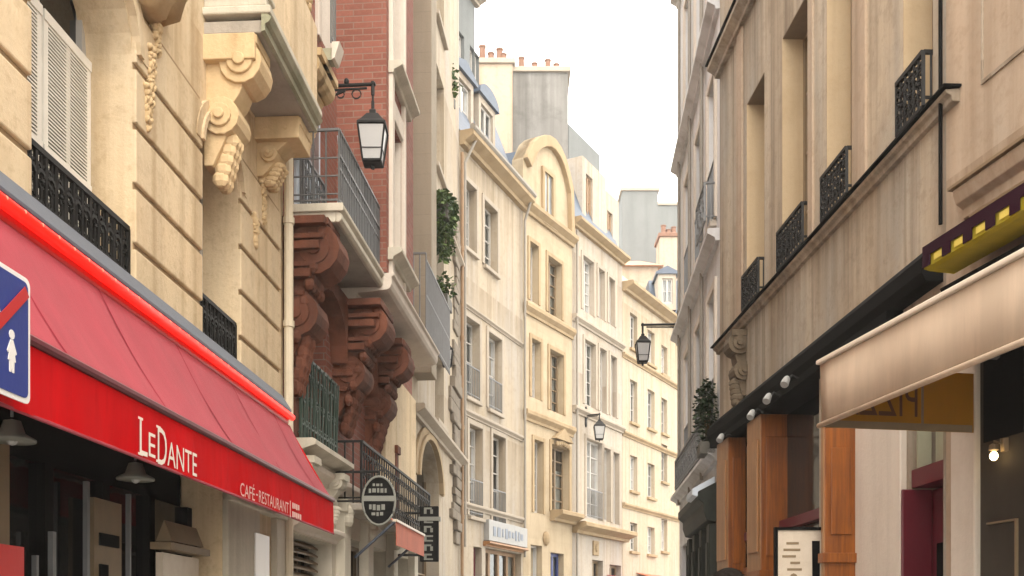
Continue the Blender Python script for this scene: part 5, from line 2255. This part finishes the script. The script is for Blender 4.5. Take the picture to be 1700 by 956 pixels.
# ================================================================== signs
def end_zone_sign():
    W = Wall(0, 0, 949, 'L')
    Y = 4.0
    X = (50 - CU) / F * Y
    W.O = Vector((X, Y))
    zt = CZ + (CV - 466) / F * Y
    zb = CZ + (CV - 673) / F * Y
    h = zt - zb
    w = h
    t = thing('road_sign', 'square blue end of pedestrian zone sign with white figures and a red diagonal bar', 'road sign', W.p(-w / 2, -.05, 0.12))
    m = MB()
    r = .03
    pts = []
    for cx, cz, a0 in ((-r, zt - r, 0), (-w + r, zt - r, 90), (-w + r, zb + r, 180), (-r, zb + r, 270)):
        for k in range(5):
            a = radians(a0 + 22.5 * k)
            pts.append((cx + r * cos(a), cz + r * sin(a)))
    m.plate(W, pts, -.006, .0)
    pl = obj('sign_plate', m, 'whitesign', t)
    c = (-w / 2, (zt + zb) / 2)
    m = MB()
    m.plate(W, [(c[0] + (a - c[0]) * .92, c[1] + (b - c[1]) * .92) for a, b in pts], .0005, .003)
    obj('blue_field', m, 'blue', pl)
    m = MB()
    def fig(x, z, k):
        N = 10
        m.plate(W, [(x + .11 * k * cos(2 * pi * i / N), z + .86 * k + .11 * k * sin(2 * pi * i / N)) for i in range(N)], .0032, .006)
        m.plate(W, [(x - .05 * k, z + .74 * k), (x + .05 * k, z + .74 * k), (x + .2 * k, z + .46 * k), (x + .15 * k, z + .42 * k), (x + .1 * k, z + .5 * k), (x + .16 * k, z + .26 * k), (x + .1 * k, z + .26 * k), (x + .09 * k, z), (x + .02 * k, z), (x, z + .24 * k), (x - .03 * k, z), (x - .1 * k, z), (x - .1 * k, z + .26 * k), (x - .16 * k, z + .26 * k), (x - .1 * k, z + .5 * k), (x - .15 * k, z + .42 * k), (x - .2 * k, z + .46 * k)], .0032, .006)
    sx, sz_ = W.sz(19, 618, .003)
    fig(sx, sz_ , h * .34)
    sx2, sz2 = W.sz(-8, 535, .003)
    fig(sx2 - .03, sz2 - .09, h * .62)
    obj('white_figures', m, 'whitesign', pl)
    m = MB()
    a = (-.035, zt - .055)
    bb = (-w + .035, zb + .055)
    d = Vector((bb[0] - a[0], bb[1] - a[1])).normalized()
    nn = Vector((-d.y, d.x)) * .022
    m.plate(W, [(a[0] + nn.x, a[1] + nn.y), (bb[0] + nn.x, bb[1] + nn.y), (bb[0] - nn.x, bb[1] - nn.y), (a[0] - nn.x, a[1] - nn.y)], .0062, .008)
    obj('red_bar', m, 'redsign', pl)
    m = MB()
    m.tube([W.p(-w / 2, -.05, .12), W.p(-w / 2, -.05, zt + .05)], .03, 12)
    m.box(W, -w / 2 - .08, -w / 2 + .08, -.03, -.008, zt - .12, zt - .08)
    m.box(W, -w / 2 - .08, -w / 2 + .08, -.03, -.008, zb + .08, zb + .12)
    obj('post', m, 'irongrey', t)
end_zone_sign()

def oval_sign():
    Y = WL2.p(WL2.su(575), 0, 0).y
    Wb = WL2
    Y = 11.6
    V = Wall((629 - CU) / F * Y, Y, 1e6, 'L')
    zc = CZ + (CV - 831) / F * Y
    rx, rz = 27 / F * Y, 40 / F * Y
    t = thing('hanging_sign', 'round black hanging sign with a pale band and pale worn lettering', 'sign', V.p(0, -.03, zc - rz))
    N = 28
    el = lambda k: [(rx * k * cos(2 * pi * i / N), zc + rz * k * sin(2 * pi * i / N)) for i in range(N)]
    m = MB()
    m.plate(V, el(1.0), -.05, 0)
    pl = obj('sign_plate', m, 'blacksign', t, bevel=.006)
    m = MB()
    m.tube([V.p(a, -.005, b) for a, b in el(1.0)], .014, 6, closed=True)
    obj('rim', m, 'palesign', pl)
    m = MB()
    m.box(V, -rx * .97, rx * .97, .001, .006, zc - rz * .02, zc + rz * .2)
    obj('pale_band', m, 'palesign', pl)
    m = MB()
    random.seed(3)
    for zz, ww, hh in ((.66, .38, .07), (.42, .62, .10), (-.28, .6, .13), (-.55, .45, .09)):
        x = -rx * ww
        while x < rx * ww - .03:
            w = random.uniform(.02, .045)
            m.box(V, x, x + w, .001, .005, zc + rz * (zz - hh * random.uniform(.6, 1)), zc + rz * (zz + hh * random.uniform(.6, 1)))
            x += w + .014
    obj('worn_lettering', m, 'palesign', pl)
    m = MB()
    p = V.p(0, -.025, zc + rz + .06)
    s = min(range(0, 700), key=lambda k: (WL2.p(k / 100, 0, 0).xy - p.xy).length) / 100
    q = WL2.p(s, .0, zc + rz + .06)
    m.tube([p, q], .015, 6)
    m.tube([p, V.p(0, -.025, zc + rz - .02)], .012, 6)
    m.tube([V.p(-rx, -.025, zc), (q.x, q.y, zc)], .012, 6)
    obj('bracket', m, 'iron', t)
oval_sign()

def vertical_sign():
    Y = 15.4
    V = Wall((697 - CU) / F * Y, Y, 1e6, 'L')
    w = 31 / F * Y
    z1, z0 = CZ + (CV - 840) / F * Y, CZ + (CV - 932) / F * Y
    t = thing('vertical_sign', 'tall black projecting sign with a column of pale characters', 'sign', V.p(w / 2, -.05, z0))
    m = MB()
    m.box(V, 0, w, -.1, 0, z0, z1)
    pl = obj('sign_box', m, 'blacksign', t, bevel=.01)
    m = MB()
    random.seed(8)
    n = 6
    for k in range(n):
        zc = z1 - (z1 - z0) * (k + .5) / n
        hh = (z1 - z0) / n * .34
        m.box(V, w * .22, w * .36, .001, .006, zc - hh, zc + hh)
        m.box(V, w * .36, w * random.uniform(.6, .75), .001, .006, zc + hh * .45, zc + hh)
        if k % 2:
            m.box(V, w * .36, w * .7, .001, .006, zc - hh, zc - hh * .5)
        else:
            m.box(V, w * .56, w * .7, .001, .006, zc - hh, zc + hh * .4)
    obj('worn_lettering', m, 'palesign', pl)
    m = MB()
    zb = z1 - (z1 - z0) * .23
    m.box(V, -.02, w + .03, -.12, .02, zb - .03, zb + .03)
    obj('metal_band', m, 'palesign', pl)
    m = MB()
    for z in (z0 + .1, z1 - .1):
        m.tube([V.p(0, -.05, z), V.p(-.35, -.05, z)], .02, 6)
    obj('bracket', m, 'iron', t)
vertical_sign()

def orange_awning():
    W = WL2
    o = .62
    a, z1 = W.sz(658, 868, o)
    c, _ = W.sz(704, 893, o)
    z0 = W.zv(a, 905, o)
    z1 = W.zv(a, 866, o)
    t = thing('small_awning', 'small orange red shop awning behind the round black sign', 'awning', W.p((a + c) / 2, .1, z0))
    m = MB()
    m.prism(W, [(.34, z1 + .16), (o, z1), (o, z0), (o - .006, z0), (o - .006, z1 - .006), (.34, z1 + .15)], a, c)
    obj('canopy', m, 'orangecloth', t)
    m = MB()
    m.box(W, a - .03, c + .03, o - .04, o + .012, z1 - .0, z1 + .03)
    obj('front_bar', m, 'beigebar', t)
    m = MB()
    m.tube([W.p(a, .1, z0 - .15), W.p(a, o - .02, z1)], .018, 6)
    m.tube([W.p(c, .1, z0 - .15), W.p(c, o - .02, z1)], .018, 6)
    obj('awning_arm', m, 'zinc', t)
orange_awning()
def far_awnings():
    W = WL7
    for (u0, u1, v, lab) in ((1042, 1078, 966, 'pink shop awning at the far end of the street'), (1090, 1128, 962, 'salmon shop awning beside the dark green shop front')):
        a, c = W.su(u0, .7), W.su(u1, .7)
        z = W.zv((a + c) / 2, v, .7)
        t = thing('far_awning', lab, 'awning', W.p((a + c) / 2, .1, z - .6), 'shop awnings at the end of the street')
        m = MB()
        m.prism(W, [(.0, z + .2), (.7, z), (.7, z - .35), (.69, z - .35), (.69, z - .01), (.0, z + .19)], a, c)
        obj('canopy', m, 'orangecloth' if u0 > 1080 else 'redsheen', t)
        m = MB()
        m.tube([W.p(a, .02, z - .2), W.p(a, .68, z - .02)], .02, 5)
        m.tube([W.p(c, .02, z - .2), W.p(c, .68, z - .02)], .02, 5)
        obj('awning_arm', m, 'zinc', t)
far_awnings()

# ================================================================== passer-by: only the top of the dark hair enters the frame
def person():
    x, y = .935, 4.42
    top = CZ + (CV - 943) / F * y
    k = top / 1.80
    t = thing('person', 'person with short dark hair walking past the wooden pillars', 'person', (x, y, 0))
    J = dict(pel=(0, 0, .95), sp1=(0, .01, 1.12), sp2=(0, .0, 1.32), nk=(0, 0, 1.47), hd=(0, .01, 1.55),
             shL=(-.19, 0, 1.42), elL=(-.25, .03, 1.14), wrL=(-.24, -.08, .90), haL=(-.235, -.11, .82), shR=(.19, 0, 1.42), elR=(.25, -.02, 1.14), wrR=(.25, .06, .90), haR=(.25, .09, .82),
             hiL=(-.09, 0, .9), knL=(-.1, .06, .5), anL=(-.1, -.08, .09), hiR=(.09, 0, .9), knR=(.1, .1, .5), anR=(.1, .2, .10))
    R = dict(pel=.14, sp1=.125, sp2=.14, nk=.058, hd=.06, shL=.065, elL=.045, wrL=.032, haL=.035, shR=.065, elR=.045, wrR=.032, haR=.035, hiL=.095, knL=.06, anL=.042, hiR=.095, knR=.06, anR=.042)
    E = [('pel', 'sp1'), ('sp1', 'sp2'), ('sp2', 'nk'), ('nk', 'hd'), ('sp2', 'shL'), ('shL', 'elL'), ('elL', 'wrL'), ('wrL', 'haL'), ('sp2', 'shR'), ('shR', 'elR'), ('elR', 'wrR'), ('wrR', 'haR'), ('pel', 'hiL'), ('hiL', 'knL'), ('knL', 'anL'), ('pel', 'hiR'), ('hiR', 'knR'), ('knR', 'anR')]
    def skin(name, J, R, E, mat, root):
        names = list(J)
        me = bpy.data.meshes.new(name)
        me.from_pydata([tuple(c * k for c in J[n]) for n in names], [(names.index(a), names.index(b)) for a, b in E], [])
        o = bpy.data.objects.new(name, me)
        COL.objects.link(o)
        o.parent = t
        md = o.modifiers.new('skin', 'SKIN')
        me.skin_vertices[0].data[0].radius = (.1, .1)
        for n_ in names:
            sv = me.skin_vertices[0].data[names.index(n_)]
            sv.radius = (R[n_] * k, R[n_] * k * (.72 if n_ in ('pel', 'sp1', 'sp2', 'hem', 'hip') else 1))
            sv.use_root = n_ == root
        o.modifiers.new('sub', 'SUBSURF').render_levels = 2
        me.materials.append(M[mat])
        LOC[o.name] = Vector((x, y, 0))
        md.use_smooth_shade = True
        return o
    skin('body', J, R, E, 'skin', 'pel')
    coatJ = {n_: J[n_] for n_ in ('pel', 'sp1', 'sp2', 'nk', 'shL', 'elL', 'wrL', 'shR', 'elR', 'wrR')}
    coatJ['nk'] = (0, 0, 1.45)
    coatJ['hem'] = (0, 0.0, .72)
    coatR = {n_: R.get(n_, .2) + .024 for n_ in coatJ}
    coatR.update(hem=.175, pel=.175, sp1=.17, sp2=.165, shL=.082, shR=.082, nk=.07)
    skin('coat', coatJ, coatR, [e for e in E if e[0] in coatJ and e[1] in coatJ] + [('hem', 'pel')], 'coat', 'pel')
    trJ = {n_: J[n_] for n_ in ('pel', 'hiL', 'knL', 'anL', 'hiR', 'knR', 'anR')}
    trJ['pel'] = (0, 0, .93)
    trR = {n_: R[n_] + .018 for n_ in trJ}
    trR['pel'] = .115
    skin('trousers', trJ, trR, [e for e in E if e[0] in trJ and e[1] in trJ], 'jeans', 'pel')
    for sx, a in ((-1, 'anL'), (1, 'anR')):
        m = MB()
        c = Vector(J[a]) * k + Vector((x, y, 0))
        m.blob(c + Vector((0, .06, -.03)), .05, .14, .055, None, 12, 8)
        obj('shoe', m, 'shoe', t, smooth=True)
        hj = Vector(J['haL' if sx < 0 else 'haR']) * k
        hands = {'palm': tuple(hj / k), 'p2': tuple(hj / k + Vector((0, 0, -.05)))}
        HJ = {'w': tuple(hj / k + Vector((0, 0, .05))), 'p': tuple(hj / k)}
        HR = {'w': .03, 'p': .032}
        HE = [('w', 'p')]
        for f in range(4):
            b0 = Vector(HJ['p']) + Vector((0, -.03 + .02 * f, -.04))
            L = (.07, .08, .076, .06)[f]
            HJ['a%d' % f], HJ['b%d' % f], HJ['c%d' % f] = tuple(b0), tuple(b0 + Vector((-sx * .008, 0, -L * .5))), tuple(b0 + Vector((-sx * .028, 0, -L)))
            for g_ in 'abc':
                HR[g_ + str(f)] = .009
            HE += [('p', 'a%d' % f), ('a%d' % f, 'b%d' % f), ('b%d' % f, 'c%d' % f)]
        HJ['t0'] = tuple(Vector(HJ['p']) + Vector((-sx * .02, -.035, 0)))
        HJ['t1'] = tuple(Vector(HJ['p']) + Vector((-sx * .03, -.055, -.04)))
        HR['t0'], HR['t1'] = .011, .009
        HE += [('p', 't0'), ('t0', 't1')]
        skin('hand', HJ, HR, HE, 'skin', 'w')
    hc = Vector((x, y + .01, top - .118))
    m = MB()
    m.blob(hc + Vector((0, .0, 0)), .075, .095, .112, None, 20, 14)
    m.blob(hc + Vector((0, .05, -.06)), .052, .045, .055, None, 14, 10)
    m.blob(hc + Vector((0, .1, -.015)), .013, .02, .025, None, 8, 6)
    for sx in (-1, 1):
        m.blob(hc + Vector((sx * .076, 0, -.01)), .012, .022, .032, None, 8, 6)
    hd = obj('head', m, 'skin', t, smooth=True)
    m = MB()
    for sx in (-1, 1):
        m.blob(hc + Vector((sx * .03, .086, .008)), .012, .01, .009, None, 10, 8)
    ey = obj('eye', m, 'eye', hd, smooth=True)
    m = MB()
    for sx in (-1, 1):
        m.blob(hc + Vector((sx * .03, .094, .008)), .005, .004, .005, None, 8, 6)
    obj('iris', m, 'iris', hd, smooth=True)
    m = MB()
    m.blob(hc + Vector((0, .09, -.055)), .022, .01, .007, None, 10, 6)
    obj('mouth', m, 'lip', hd, smooth=True)
    m = MB()
    m.blob(hc + Vector((0, -.014, .022)), .083, .098, .098, None, 22, 14)
    random.seed(2)
    for i in range(500):
        a, b_ = random.uniform(0, 2 * pi), random.uniform(.0, 1.75)
        d = Vector((sin(b_) * cos(a), sin(b_) * sin(a), cos(b_)))
        if d.y > .55 and d.z < .4:
            continue
        p = hc + Vector((0, -.014, .022)) + Vector((d.x * .083, d.y * .098, d.z * .098))
        tdir = (Vector((random.uniform(-1, 1), random.uniform(-1, 1), -.6)) + d * .3).normalized()
        sd_ = d.cross(tdir).normalized() * .004
        m.face([p - sd_, p + sd_, p + tdir * .035 + d * .004])
    obj('hair', m, 'hair', hd, smooth=True)
person()

# ================================================================== the air: faint haze down the street
def haze():
    me = bpy.data.meshes.new('haze')
    bm = bmesh.new()
    bmesh.ops.create_cube(bm, size=1.0)
    for v in bm.verts:
        v.co = Vector((v.co.x * 130, 30 + v.co.y * 150, 10.5 + v.co.z * 23))
    bm.to_mesh(me)
    bm.free()
    mt = bpy.data.materials.new('haze')
    mt.use_nodes = True
    n = mt.node_tree
    n.nodes.clear()
    out = n.nodes.new('ShaderNodeOutputMaterial')
    vol = n.nodes.new('ShaderNodeVolumePrincipled')
    vol.inputs['Color'].default_value = (1.0, .98, .95, 1)
    vol.inputs['Density'].default_value = HAZE
    vol.inputs['Anisotropy'].default_value = .3
    n.links.new(vol.outputs[0], out.inputs['Volume'])
    me.materials.append(mt)
    o = bpy.data.objects.new('haze', me)
    COL.objects.link(o)
    prop(o, kind='stuff')
HAZE = .0018
haze()
